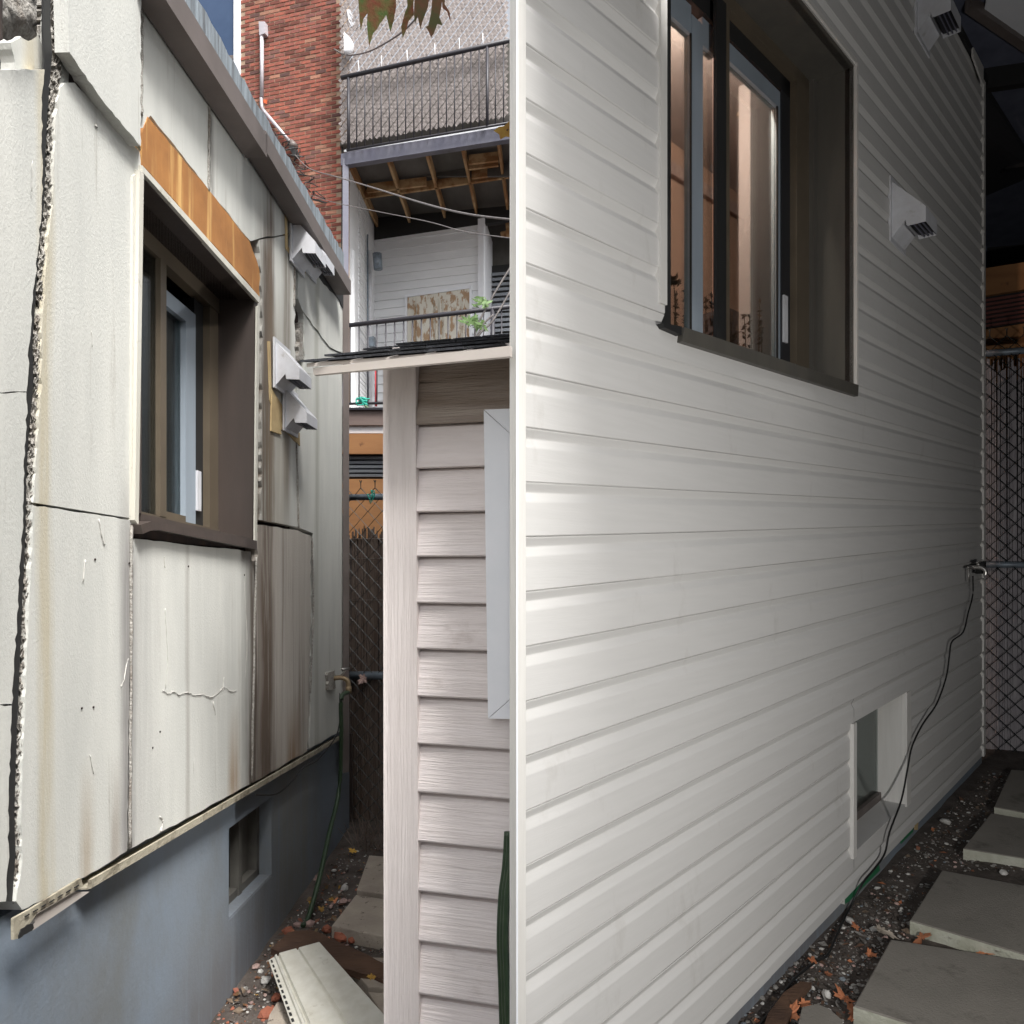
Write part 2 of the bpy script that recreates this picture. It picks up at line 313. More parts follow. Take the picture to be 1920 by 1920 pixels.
# body and roof behind the cladding
bt = LW.v(400, 190) + .02
prism('house_body', [LW.pt(-900, -1.7, -.30), LW.pt(640, -1.7, -.30), LW.pt(640, bt, -.30), LW.pt(-900, bt, -.30)], -LW.n * 2.2, 'backing', H1)
WL, WR, WT, WB = 262, 480, LW.v(487, 572), LW.v(482, 1012)
def backing(px0, px1, v0, v1): prism('backing_board', *[x for x in LW.rect(px0, px1, v0, v1, -.062, .2)], 'backing', H1)
vb = LW.v(300, 1590, -.03)
backing(-600, WL, vb, bt); backing(WR + 4, 640, vb, bt); backing(WL, WR + 4, vb, WB); backing(WL, WR + 4, WT, bt)
def lerp0(y):
    for (x0, y0), (x1, y1) in zip(crackR, crackR[1:]):
        if y0 <= y <= y1: return x0 + (x1 - x0) * (y - y0) / (y1 - y0)
    return crackR[-1][0]
crackR = [(92, -20), (92, 60), (95, 100), (86, 210), (82, 300), (80, 380), (68, 480), (64, 560), (58, 640), (60, 720), (52, 800), (46, 900), (45, 1000), (38, 1150), (32, 1300), (27, 1420), (24, 1520), (26, 1600), (20, 1690)]
crackL = [(72, -20), (72, 60), (70, 110), (74, 210), (76, 300), (74, 380), (66, 480), (58, 560), (52, 640), (42, 735), (46, 800), (40, 900), (38, 1000), (28, 1150), (12, 1330), (16, 1420), (9, 1520), (4, 1620), (0, 1690)]
crackL = [(max(x + 4, lerp0(y) - 9), y) for x, y in crackL]
def lerpx(pl, y):
    for (x0, y0), (x1, y1) in zip(pl, pl[1:]):
        if y0 <= y <= y1: return x0 + (x1 - x0) * (y - y0) / (y1 - y0)
    return pl[-1][0]
def panel(pts, off=0, th=.05, m='foam', name='insulation_panel', step=12, amp=1.6, keep=(), label=None):
    return face(LW, jag(pts, step, amp, keep), th, name, m, H1, off, label=label)
# left strip, left of the crack
def left_piece(y0, y1):
    c = [p for p in crackL if y0 < p[1] < y1]
    pts = [(-700, y0), (lerpx(crackL, y0), y0)] + c + [(lerpx(crackL, y1), y1), (-700, y1)]
    panel(pts, -.004, .05, amp=2.2, keep=(len(pts) - 1,))
left_piece(130, 734); left_piece(736, 1320); left_piece(1323, 1690)
# broken rounded lump of foam at the top left
b = MB()
for j in range(9):
    for i in range(9):
        px = 5 + i * 8; py = -20 + j * 11.5
        b.v.append(LW.at(px, py + 5 * math.sin(i * 1.3) * (j == 8), .035 * math.sin(min(1, (9 - j) / 5) * 1.57) + .012 * noise.noise(V((i * .7, j * .7, 0)))))
for j in range(8):
    for i in range(8): b.f.append([j * 9 + i, j * 9 + i + 1, (j + 1) * 9 + i + 1, (j + 1) * 9 + i]); b.mi.append(0)
b.build('foam_lump', 'foam_edge', H1, smooth=True)
panel([(20, 80), (70, 60), (84, 95), (80, 140), (52, 150), (28, 130)], -.03, .03, amp=4)
# crumbling bead edge along the crack
vs, fs = [], []; N1, N2 = 300, 9
for j in range(N1 + 1):
    y = -20 + 1715 * j / N1; x0 = lerpx(crackR, y) + 4 * noise.noise(V((0, y * .06, 1))) + 3 * noise.noise(V((0, y * .2, 7))); wd = 22 + 8 * noise.noise(V((0, y * .012, 5)))
    if 560 < y < 600: x0 += 6 * math.sin((y - 560) / 40 * math.pi)
    for i in range(N2 + 1):
        x = x0 + wd * i / N2
        o_ = -.010 + random.uniform(-.0035, .0035) + .004 * noise.noise(V((x * .2, y * .2, 3))) - (.014 if i == 0 else .004 if i == 1 else 0) + .006 * (i / N2)
        vs.append(LW.at(x, y, o_))
for j in range(N1):
    for i in range(N2): k = j * (N2 + 1) + i; fs.append([k, k + 1, k + N2 + 2, k + N2 + 1])
b = MB(); b.v = vs; b.f = fs; b.mi = [0] * len(fs)
k0 = len(b.v)
for j in range(N1 + 1): b.v.append(vs[j * (N2 + 1)] - LW.n * .04)
for j in range(N1): b.f.append([j * (N2 + 1), (j + 1) * (N2 + 1), k0 + j + 1, k0 + j]); b.mi.append(0)
b.mi = [1 if i >= len(fs) else 0 for i in range(len(b.f))]  # crack-side cut faces take the dark colour, painting shade into the gap
b.build('broken_edge', 'foam_edge', H1, mats=['backing'])
prism('crack_shade_strip', [LW.at(x - 2, y, -.007) for x, y in crackL] + [LW.at(x + 3, y, -.007) for x, y in crackR[::-1]], -LW.n * .004, 'black', H1)  # shallow near-black strip standing in for the deep shade of the crack
def CR(y): return lerpx(crackR, y) + 19
cr = lambda a, c: [(CR(y), y) for y in range(a, c, 40)]
# main boards
panel([(248, 972), (62, 942)] + [(CR(y), y) for y in range(900, 180, -36)] + [(112, 165), (122, 155), (140, 155), (185, 204), (230, 256), (262, 284), (268, 316), (268, 330), (252, 960)], amp=1.8, keep=(0,))
panel([(128, 160), (104, 172), (100, 120), (104, -60), (128, -60)], -.012, .03)
panel([(250, 976), (245, 1100), (238, 1596), (160, 1644), (42, 1706), (30, 1690)] + [(CR(y) - 3, y) for y in range(1640, 950, -40)] + [(60, 947)], amp=1.3)
panel([(252, 1010), (470, 1034), (478, 1100), (470, 1470), (243, 1592), (247, 1100)], amp=1.1)
panel([(484, 1040), (482, 984), (520, 988), (558, 994), (582, 1004), (583, 1130), (580, 1300), (576, 1408), (474, 1468), (481, 1100)], .004, .045, 'foam_stained', amp=1.6)
panel([(562, 990), (556, 704), (643, 696), (644, 1368), (580, 1404), (588, 1130), (587, 1000)], -.002, .045, amp=1.2)
panel([(490, 975), (492, 560), (486, 450), (553, 440), (553, 690), (546, 700), (560, 760), (558, 988)], .0, .045, amp=1.4)
panel([(568, 585), (620, 655), (644, 668), (644, 695), (572, 700), (572, 668)], -.004, .045, amp=1.4)
panel([(559, 390), (644, 550), (644, 662), (618, 650), (566, 580), (559, 560)], .001, .045, amp=1.2)
panel([(495, 300), (553, 400), (553, 436), (490, 446), (470, 452), (396, 362), (396, 150)], .001, .045, amp=1.2)
panel([(268, 10), (268, -120), (320, -60), (390, 80), (390, 355), (380, 340), (282, 216), (268, 240)], .001, .045, amp=.9)
# the thick upper board, standing proud with its underside showing
T = .028
pts = jag([(130, 98), (126, -60), (264, -60), (264, 274), (190, 185)], 10, 1.4, keep=(0, 1))
pts = [p for p in pts]
o = prism('thick_panel', [LW.at(x, y, T) for x, y in pts], -LW.n * (T + .004), 'foam', H1)
vs = []; fs = []
for i in range(41):
    t = i / 40; x, y = 132 + (264 - 132) * t, 98 + (274 - 98) * t
    wob = 2.5 * noise.noise(V((i * .4, 0, 2)))
    vs += [LW.at(x, y + wob + 3, T - .003), LW.at(x, y + 6 + wob, T * .5), LW.at(x - 2, y + 10 + wob, 0)]
for i in range(40):
    for k in range(2): a = i * 3 + k; fs.append([a, a + 1, a + 4, a + 3])
mk('board_underside', vs, fs, 'foam_under', H1, smooth=True)
# plywood header and the cream trim round the window
face(LW, jag([(278, 219), (267, 248), (267, 309), (487, 556), (486, 505), (468, 452), (372, 332)], 16, 1.5), .02, 'plywood_header', 'plywood', H1, .004)
face(LW, [(267, 310), (487, 557), (487, 569), (267, 322)], .014, 'top_trim', 'cream', H1, .010)
face(LW, [(250, 330), (262, 322), (255, 972), (247, 968)], .012, 'nailing_fin', 'cream', H1, .006)
face(LW, [(262, 318), (270, 326), (260, 985), (253, 975)], .07, 'side_trim', 'cream', H1, .014)
face(LW, [(482, 575), (487, 572), (482, 1018), (478, 1018)], .006, 'side_trim', 'cream', H1, .008)
# window reveal
D = .13
win = MB()
def lq(px, v, off): return LW.pt(px, v, off)
Yr = LW.pt(WR - 3, 0, 0).y; Yl = LW.pt(WL + 4, 0, 0).y
def LY(Y, v, off): return V((LW.c + LW.k * Y, Y, v + LW.sl * Y)) + LW.n * off
wn = bpy.data.objects.new('window', None); C.objects.link(wn); wn.parent = H1; wn['wloc'] = list(wloc(H1))
def lbox(name, Ya, Yb, va, vb_, o0, o1, m, par=wn, kind=None):
    return prism(name, [LY(Ya, va, o1), LY(Yb, va, o1), LY(Yb, vb_, o1), LY(Ya, vb_, o1)], LW.n * (o0 - o1), m, par, kind)
lbox('jamb', Yr, Yr + .03, WB, WT, -D - .03, .0, 'brown'); lbox('jamb', Yl - .03, Yl, WB, WT, -D - .03, -.001, 'brown')
lbox('soffit', Yl - .03, Yr + .03, WT, WT + .03, -D - .03, -.001, 'brown'); lbox('sill', Yl, Yr + .03, WB - .02, WB, -D, -.002, 'brown')
# sloping metal sill flashing with a crumpled near end
face(LW, [(264, 984), (285, 977), (300, 980), (482, 1014), (482, 1030), (440, 1022), (300, 994), (282, 995), (268, 1001)], .03, 'sill_flashing', 'brown', wn, .028)
Ya = LW.S(268, -D)
def YD(px): return LW.S(px, -D)
lbox('frame', Yl, Yr, WT - .05, WT, -D - .04, -D, 'bronze'); lbox('frame', Yl, Yr, WB, WB + .035, -D - .04, -D, 'bronze')
lbox('frame', YD(396), YD(413), WB + .035, WT - .05, -D - .05, -D - .005, 'bronze'); lbox('frame', Yl, YD(258), WB + .035, WT - .05, -D - .05, -D, 'bronze')
lbox('meeting_stile', YD(300), YD(311), WB + .035, WT - .05, -D - .03, -D + .002, 'bronze')
lbox('track', YD(380), YD(396), WB + .035, WT - .05, -D - .07, -D - .03, 'black')
lbox('latch', YD(381), YD(388), WB + .09, WB + .23, -D - .03, -D - .02, 'pvc')
lbox('sash', YD(362), YD(380), WB + .035, WT - .11, -D - .06, -D - .025, 'alu')
lbox('sash', YD(311), YD(362), WT - .16, WT - .11, -D - .06, -D - .025, 'alu'); lbox('sash', YD(311), YD(362), WB + .035, WB + .06, -D - .06, -D - .025, 'bronze')
lbox('pane', YD(258), YD(300), WB + .035, WT - .05, -D - .018, -D - .014, 'glass_dark')
lbox('pane', YD(311), YD(362), WB + .06, WT - .16, -D - .048, -D - .044, 'glass_dark')
lbox('curtain', YD(318), YD(362), WB + .06, WT - .1, -D - .10, -D - .07, 'curtain')
lbox('curtain', YD(255) - .3, YD(272), WB + .03, WT - .2, -D - .08, -D - .05, 'curtain')
pl = thing('potted_plant', LY(2.0, WB + .02, -D - .1), 'green leafy houseplant behind the dark window of the old house', 'plant')
for k in range(5): tube('stem', [LY(2 + .1 * k - .2, WB + .02, -D - .09), LY(2 + .14 * k - .26, WB + .14 + .03 * (k % 3), -D - .08)], .003, 'plant', pl, 5)
b = MB()
for k in range(60):
    c = LY(random.uniform(1.72, 2.25), WB + random.uniform(.03, .19), -D - random.uniform(.06, .1)); a = V((random.uniform(-.3, .3), random.uniform(-1, 1), random.uniform(-1, 1))).normalized() * .025
    q = a.cross(V((1, 0, 0))).normalized() * .010; b.quad(c - a, c + q, c + a, c - q)
b.build('foliage', 'plant', pl, kind='stuff')
# eave: brown metal flashing and weathered board above it
for a_, b_ in (((268, -25), (482, 296)), ((480, 284), (645, 553))):
    up = 1 if a_[0] < 400 else 0
    p = [LW.at(*a_, .05), LW.at(*b_, .05)]; h = .078 if up else .072
    q = MB(); n = LW.n
    for z0, z1, o0, o1 in ((0, .02, -.04, .03), (.0, h, .03, .036)):
        q.prism([p[0] + UP * z0 + n * o0, p[1] + UP * z0 + n * o0, p[1] + UP * z1 + n * o0, p[0] + UP * z1 + n * o0], n * (o1 - o0))
    q.prism([p[0] + UP * h + n * .036, p[1] + UP * h + n * .036, p[1] + UP * (h + .012) + n * .0, p[0] + UP * (h + .012) + n * 0], -n * .03)
    q.build('eave_flashing', 'gutter', H1)
p0, p1 = LW.at(268, -25, .03), LW.at(645, 553, .03)
pts = []; M_ = 60
for i in range(M_ + 1): pts.append(p0.lerp(p1, i / M_) + UP * .06)
for i in range(M_, -1, -1): pts.append(p0.lerp(p1, i / M_) + UP * (.215 + random.uniform(-.010, .006)))
prism('weathered_board', pts, -LW.n * .03, 'weathered', H1)
prism('roof', [p0 + UP * .20 - LW.n * .04, p1 + UP * .20 - LW.n * .04, p1 + UP * .20 - LW.n * 2, p0 + UP * .20 - LW.n * 2], UP * .02, 'shingle', H1)
face(LW, jag([(600, 490), (646, 553), (646, 580), (620, 545), (600, 520)], 8, 3), .01, 'tar_paper', 'black', H1, .006)
# torn hole beside the vents
face(LW, [(554, 580), (572, 604), (570, 672), (552, 672)], .01, 'torn_hole', 'backing', H1, -.03)
face(LW, jag([(562, 606), (571, 603), (570, 672), (560, 676)], 8, 1.5), .02, 'broken_edge', 'foam_edge', H1, -.008)
for pl_ in ([(553, 440), (552, 575)], [(392, 185), (391, 358)], [(266, 12), (265, 215)], [(556, 830), (560, 990)], [(247, 985), (243, 1590)], [(480, 1045), (472, 1466)], [(585, 1010), (588, 1130), (582, 1300)]):
    pp = spl([LW.at(x, y, .003) for x, y in pl_], 14)
    tube('joint_crumbs', [p + V((0, random.uniform(-.003, .003), 0)) for p in pp], [.0035 + random.uniform(0, .002) for _ in pp], 'foam_edge', H1, 5)
def scratch(pts, r=.0016, n_=5):
    pp = spl([LW.at(x, y, .002) for x, y in pts], n_); tube('scratch', [p + V((0, random.uniform(-.002, .002), random.uniform(-.002, .002))) for p in pp], [r * .6 * random.uniform(.3, 1.6) for _ in pp], 'foam_bit', H1, 4)
scratch([(304, 1294), (316, 1300), (325, 1297), (337, 1302), (352, 1298), (365, 1304), (380, 1302), (396, 1307), (412, 1296), (420, 1288), (432, 1297), (443, 1294)], .0024)
scratch([(418, 1296), (419, 1282), (420, 1270)], .002); scratch([(310, 1140), (312, 1185), (315, 1240), (311, 1290)], .0016); scratch([(308, 1045), (310, 1065)], .002)
scratch([(160, 1050), (156, 1090)], .0022); scratch([(186, 975), (190, 1000), (196, 1022)], .003); scratch([(458, 1090), (461, 1150), (463, 1210), (460, 1270)], .0014); scratch([(400, 1315), (404, 1342)], .003)
scratch([(240, 1235), (232, 1275), (227, 1288)], .0018); scratch([(168, 1855 - 440), (176, 1450)], .002); scratch([(302, 1560), (305, 1540), (300, 1530)], .005); scratch([(178, 234), (184, 240)], .004); scratch([(172, 620), (174, 650)], .0015)
scratch([(365, 1420), (363, 1450)], .001); scratch([(60, 300), (60, 360)], .001)
for x, y in ((178, 1049), (153, 1328), (175, 1326), (242, 1056), (353, 1062), (300, 1372), (286, 1402), (458, 1078)):
    p = LW.at(x, y, .001); tube('nail_hole', [p, p + LW.n * .0015], .003, 'backing', H1, 6)
# narrow corner flashing at the far end
prism('corner_flashing', [LW.at(643, 556, .004), LW.at(643, 1450, .004), LW.at(643, 1450, .004) + V((.026, .03, 0)), LW.at(643, 520, .004) + V((.026, .03, 0))], V((-.01, .05, 0)), 'gutter', H1)
# bottom starter strip and its torn near end
b0, b1 = LW.at(165, 1650, .01), LW.at(642, 1376, .01)
bs = MB(); bs.prism([b0, b1, b1 - UP * .020, b0 - UP * .020], LW.n * .006); bs.prism([b0 - UP * .018, b1 - UP * .018, b1 - UP * .022, b0 - UP * .022], -LW.n * .05)
bs.build('starter_strip', 'old_cream', H1)
face(LW, [(26, 1722), (60, 1703), (152, 1646), (156, 1662), (70, 1712), (52, 1738), (40, 1758), (26, 1762)], .006, 'torn_trim', 'old_cream', H1, .03)
face(LW, [(66, 1716), (140, 1672), (168, 1672), (110, 1712), (62, 1744)], .006, 'torn_trim', 'fascia', H1, .022)
face(LW, jag([(40, 1742), (48, 1738), (66, 1728), (60, 1745), (36, 1760)], 5, 2), .002, 'mould_patch', 'black', H1, .0345)
bs = MB()
for k in range(7):
    x = 46 + k * 15.5; y = 1718 - k * 9.1
    bs.prism([LW.at(x, y, .0325), LW.at(x + 8, y - 5, .0325), LW.at(x + 8, y - 3, .0325), LW.at(x, y + 2, .0325)], LW.n * .002)
bs.build('nail_slots', 'black', H1)
# foundation with the basement window opening
fo_ = -.035
def FL(px, py): return LW.at(px, py, fo_)
top = lambda px: 1780 - .63 * (px - 20) - 22
fv = lambda px, py: LW.v(px, py, fo_)
bwT, bwB = fv(430, 1553), fv(428, 1727); tv = fv(400, top(400)) + .06
lowv = -1.75
Yo = lambda px: LW.S(px, fo_)
for (a, c, v0, v1) in ((-400, 429, lowv, tv), (509, 655, lowv, tv), (429, 509, lowv, bwB), (429, 509, bwT, tv)):
    prism('foundation_wall', [LW.pt(a, v0, fo_), LW.pt(c, v0, fo_), LW.pt(c, v1, fo_), LW.pt(a, v1, fo_)], -LW.n * .25, 'concrete', H1)
bw = bpy.data.objects.new('basement_window', None); C.objects.link(bw); bw.parent = H1; bw['wloc'] = list(wloc(H1))
Y1, Y2 = Yo(429), Yo(509)
lbox('frame', Y1, Y2, bwT - .035, bwT, fo_ - .09, fo_ - .05, 'basement_frame', bw); lbox('frame', Y1, Y2, bwB, bwB + .035, fo_ - .09, fo_ - .05, 'basement_frame', bw)
lbox('frame', Y1, Y1 + .03, bwB, bwT, fo_ - .09, fo_ - .05, 'basement_frame', bw); lbox('frame', Y2 - .03, Y2, bwB, bwT, fo_ - .09, fo_ - .05, 'basement_frame', bw)
lbox('frame', (Y1 + Y2) / 2 - .01, (Y1 + Y2) / 2 + .02, bwB, bwT, fo_ - .08, fo_ - .045, 'basement_frame', bw)
lbox('pane', Y1, Y2, bwB, bwT, fo_ - .1, fo_ - .085, 'basement_frame', bw); lbox('sill', Y1, Y2, bwB - .003, bwB + .006, fo_ - .1, fo_ - .002, 'concrete', bw)
# vents
def vent(fr, px, py, s, parent, wd=.15, m='pvc'):
    o = bpy.data.objects.new('vent_hood', None); C.objects.link(o); o.parent = parent; o['wloc'] = list(wloc(parent))
    c = fr.at(px, py, .006); a = V((fr.k, 1, 0)).normalized(); n = fr.n
    def q(al, nn, vv): return c + a * (al * s) + n * (nn * s) + UP * (vv * s)
    prism('flange', [q(-.02, .0, .138), q(wd + .02, .0, .138), q(wd + .02, .0, -.13), q(-.02, .0, -.13)], n * (.010 * s), m, o)
    pr = [(.01, .118), (.135, -.022), (.135, -.085), (.066, -.082), (.060, -.055), (.01, -.112)]
    b = MB(); N_ = len(pr)
    for sd in (0, wd):
        b.v += [q(sd, x, y) for x, y in pr]
    b.f = [list(range(N_)), list(range(2 * N_ - 1, N_ - 1, -1))] + [[i, (i + 1) % N_, N_ + (i + 1) % N_, N_ + i] for i in range(N_) if i != 2]; b.mi = [0] * len(b.f)
    b.build('hood', m, o)
    b = MB(); e = .007
    b.v = [q(e, .130, -.070), q(wd - e, .130, -.070), q(wd - e, .070, -.068), q(e, .070, -.068)]; b.f = [[0, 1, 2, 3]]; b.mi = [0]; b.build('opening', 'dark_grille', o)
    for k in range(3):
        b = MB(); t = .2 + .28 * k; x_, y_ = .130 - .055 * t, -.084 + .002 * t
        b.box(q(e, x_, y_), a * (wd - 2 * e) * s, n * .004 * s, UP * .006 * s); b.build('louvre', 'steel', o)
    return o
vent(LW, 514, 682, .74, H1, .22); vent(LW, 532, 766, .70, H1, .22); vent(LW, 545, 446, .78, H1, .2); vent(LW, 572, 470, .7, H1, .2)
face(LW, [(502, 640), (507, 640), (509, 728), (546, 786), (548, 796), (520, 800), (506, 750)], .012, 'packing_board', 'ply_pale', H1, .003)
face(LW, [(534, 394), (538, 396), (540, 462), (575, 505), (572, 515), (536, 466)], .012, 'packing_board', 'ply_pale', H1, .003)
face(LW, [(524, 790), (562, 812), (563, 836), (552, 826), (540, 812), (526, 804)], .012, 'packing_board', 'ply_pale', H1, .004)
face(LW, [(510, 740), (518, 745), (528, 815), (509, 808)], .02, 'packing_board', 'ply_pale', H1, .006)
# tap on the wall
tp = bpy.data.objects.new('garden_tap', None); C.objects.link(tp); tp.parent = H1; tp['wloc'] = list(wloc(H1))
face(LW, jag([(616, 1260), (628, 1256), (630, 1290), (616, 1294)], 5, 2), .02, 'foam_collar', 'foam_edge', tp, .012)
t0 = LW.at(626, 1272, .01)
tube('spout', spl([t0, t0 + V((.04, 0, .004)), t0 + V((.07, 0, -.012)), t0 + V((.075, 0, -.045))]), .012, 'brass', tp)
tube('stem', [t0 + V((.035, 0, .01)), t0 + V((.06, 0, .045))], .006, 'chrome', tp)
tube('handle', [t0 + V((.05, -.03, .05)), t0 + V((.07, .03, .045))], .007, 'chrome', tp)
tube('hose_connector', [t0 + V((.075, 0, -.04)), t0 + V((.075, 0, -.075))], .015, 'brass', tp)
# loose wire stapled under the strip, hose
hp = [t0 + V((.075, 0, -.07))] + [LW.at(x, y, o_) for x, y, o_ in ((640, 1310, .08), (640, 1380, .07), (636, 1480, .05), (618, 1560, .06), (598, 1650, .08))] + [G(578, 1720, .02), G(568, 1735, .015)]
tag(tube('garden_hose', spl(hp), .011, 'hose'), 'dull green garden hose hanging from the tap of the old house to the ground', 'hose')
tag(tube('black_wire', spl([LW.at(x, y, .03) for x, y in ((637, 1300), (634, 1370), (600, 1420), (568, 1440), (550, 1462), (520, 1488), (478, 1490))]), .003, 'cable'), 'thin black wire sagging under the bottom edge of the foam boards', 'wire')

# ------------------------------------------------------------------ chain-link fences
def tube_seg(b, p, q, r, n=5): b.tube([p, q], r, n, caps=False)
def link_mesh(name, c, ex, ez, w_, h_, cell, r, parent, wav=.010):
    """diamond wire mesh: zig-zag wires that hook round each other"""
    b = MB(); n = int(w_ / cell) + 1; rows = int(h_ / cell)
    nn = ex.cross(ez).normalized()
    for i in range(n):
        for s_ in (0, 1):
            pts = []
            for j in range(rows + 1):
                t = (j + s_ + i) % 2
                x = i * cell + (cell if t else 0) * (1 if s_ == 0 else 1) - (cell if s_ else 0)
                pts.append(c + ex * x + ez * (j * cell) + nn * (r * .9 * (1 if t ^ s_ else -1)))
            if s_ == 0: b.tube(pts, r, 4, caps=False)
    for i in range(0, n, 1):                               # twisted ends above the rail
        p = c + ex * (i * cell) + ez * (rows * cell)
        if (rows + i) % 2 == 0:
            b.tube([p, p + ez * cell * .7, p + ez * cell + ex * .006], r, 4, caps=False); b.tube([p + ez * cell * .7, p + ez * cell - ex * .008], r, 4, caps=False)
    return b.build(name, 'chain', parent, kind='stuff')
def reeds(c, ex, w_, h_, parent, th=.012, m='reed', seed=1):
    rr = random.Random(seed); b = MB(); x = 0; nn = ex.cross(UP)
    while x < w_:
        d = rr.uniform(.005, .010); o = rr.uniform(-.004, .004); h = h_ * rr.uniform(.965, 1.0); l = rr.uniform(-.01, .01); z0 = rr.uniform(-.05, .0)
        p = c + ex * x + nn * o; b.prism([p + UP * z0, p + UP * h + ex * l, p + UP * h + ex * (l + d), p + ex * d + UP * z0], nn * d); x += d * rr.uniform(.9, 1.25)
    return b.build('reed_screen', m, parent, kind='stuff')
YF = 4.45
FN = Front(P(648, 1065, YF).x, YF)
fl_ = lambda px, py, off=0: FN.at(px, py, off)
cf = thing('chain_link_fence', fl_(652, 1570), 'dark chain-link fence backed by brown reed screening beside the old house', 'fence')
ex = FN.e
z_at = lambda py: (Y0 - py) / F * YF
link_mesh('wire_mesh', fl_(650, 1065) + UP * z_at(1585), ex, UP, .62, z_at(905) - z_at(1585), .0462, .0030, cf)
tube('top_rail', [fl_(640, 933, -.012), fl_(800, 930, -.012)], .019, 'pipe', cf, 12)
tube('middle_rail', [fl_(640, 1266, -.014), fl_(800, 1267, -.014)], .024, 'pipe', cf, 12)
tube('post', [fl_(648, 1590, -.02), fl_(648, 900, -.02)], .016, 'gutter', cf, 10)
prism('side_strap', [fl_(652, 1375, .01), fl_(661, 1375, .01), fl_(663, 1590, .01), fl_(653, 1590, .01)], FN.n * .01, 'brown', cf)
tube('inner_pole', [fl_(647, 1440, .02), fl_(649, 1580, .02)], .008, 'pipe', cf, 8)
reeds(fl_(655, 1065, -.05) + UP * z_at(1552), ex, .6, z_at(985) - z_at(1552), cf)
for py in (1010, 1047, 1125): tube('binding_wire', [fl_(652, py, -.035), fl_(790, py, -.035)], .0013, 'chrome', cf, 4)
for (x, y, dx) in ((668, 975, 0), (693, 958, 4), (683, 970, -3)):
    pass
b = MB(); c0 = fl_(697, 925, .02)
for k in range(5):
    b.tube(spl([c0 + V((.01 * math.cos(k * 1.9), 0, .012 * math.sin(k * 2.3))), c0 + V((.025 * math.sin(k * 2.1), -.02, .018 * math.cos(k))), c0 + V((.012 * math.cos(k), -.01, -.03 - .008 * k))], 4), .003, 5)
tag(b.build('twine_knot', 'twine', None, True), 'teal twine knotted round the top rail of the chain-link fence', 'twine')
# dry leaf caught on the rail
def leafmesh(name, c, s, m, n=V((0, 0, 1)), rot=0, lobes=5, curl=.25, parent=None, long=1.0):
    rr = random.Random(int(c.x * 9999 + c.y * 777)); n = n.normalized(); u = n.cross(V((.3, .9, .2))).normalized(); v = n.cross(u)
    u, v = u * math.cos(rot) + v * math.sin(rot), v * math.cos(rot) - u * math.sin(rot)
    pts = []; K = lobes * 6; LB = [rr.choice((.45, .7, .95, 1.15)) for _ in range(lobes)]
    for i in range(K):
        a = -math.pi / 2 + 2 * math.pi * (i + .5) / K; ph = (a + math.pi / 2) / (2 * math.pi) * lobes
        r = (.45 + .55 * abs(math.cos(math.pi * ph + math.pi / 2)) ** 1.0 if lobes > 1 else 1)
        r *= 1 + .18 * ((i % 2) * 2 - 1) * .8 if lobes > 1 else 1
        if lobes > 1: r *= LB[int(ph) % lobes]
        if lobes > 1: r *= .62 + .38 * math.sin(max(0, (a + math.pi / 2) / 2)) + .1
        x, y = r * math.cos(a), r * math.sin(a) * long
        pts.append(c + (u * x * .8 + v * y) * s + n * (curl * s * (x * x - .3 * y * abs(y)) + .05 * s * rr.uniform(-1, 1)))
    b = MB(); b.v = pts + [c]; b.f = [[i, (i + 1) % K, K] for i in range(K)]; b.mi = [0] * K
    return b.build(name, m, parent)
tag(leafmesh('dry_leaf', fl_(682, 1271, .03), .045, 'stone_pink', V((.1, -1, .3)), 1.2, 5), 'pale dry leaf caught on the middle rail of the left fence', 'leaf')
# timber and corrugated wall behind the fence
YB = 5.6
FB = Front(P(700, 1065, YB).x, YB)
bw_ = thing('boundary_wall', FB.at(690, 1590), 'low wall of timber beams and corrugated metal behind the reed screen fence', 'wall')
def fb(name, y0, y1, m, th=.05, off=0, x0=640, x1=830): return face(FB, [(x0, y1), (x1, y1), (x1, y0), (x0, y0)], th, name, m, bw_, off)
fb('board', 768, 797, 'dark_board', off=.03); fb('trim', 798, 812, 'white_trim', off=.01); fb('beam', 813, 851, 'beam', off=.03)
fb('backing', 850, 900, 'dark_grille', off=-.03)
for k in range(5): fb('corrugation', 856 + k * 8.2, 861 + k * 8.2, 'corrugated', .03, .0)
fb('beam', 898, 1010, 'beam', off=.02); fb('backing', 1011, 1620, 'backing', off=0)
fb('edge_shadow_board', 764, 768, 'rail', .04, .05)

# ------------------------------------------------------------------ brick building
YK = 13.0
FK = Front(P(640, 1065, YK).x, YK)
K = lambda px, py, off=0: FK.at(px, py, off)
kb = thing('brick_building', K(600, 1500), 'red brick building with pale mortar, grey conduit and a tall blue window, behind the house', 'building')
prism('mortar_wall', [K(449, 1500, -.009), K(640, 1500, -.009), K(640, -60, -.009), K(449, -60, -.009)], -FK.n * .3, 'mortar', kb)
prism('side_wall', [K(638, 1500, -.32), K(640, 1500, -.02), K(640, -60, -.02), K(638, -60, -.32)], -FK.e * .05, 'brick_dark', kb)
cp, bl, bh, bd = .0735, .190, .052, .009
O = K(640, 1065, 0); xe = math.atan2(FK.e.y, FK.e.x)
def boxmesh(lx, ly, lz, m, j=0):
    b = MB(); b.box(V((0, 0, 0)), V((lx, 0, 0)), V((0, ly, 0)), V((0, 0, lz)))
    me = bpy.data.meshes.new('brick'); me.from_pydata([tuple(p) for p in b.v], [], b.f); me.materials.append(MT[m])
    bm = bmesh.new(); bm.from_mesh(me); bmesh.ops.recalc_face_normals(bm, faces=bm.faces); bm.to_mesh(me); bm.free(); return me
bms = [boxmesh(bl, bd, bh, m) for m in ('brick', 'brick', 'brick', 'brick', 'brick', 'brick', 'brick_dark', 'brick_pale')]
cand = []
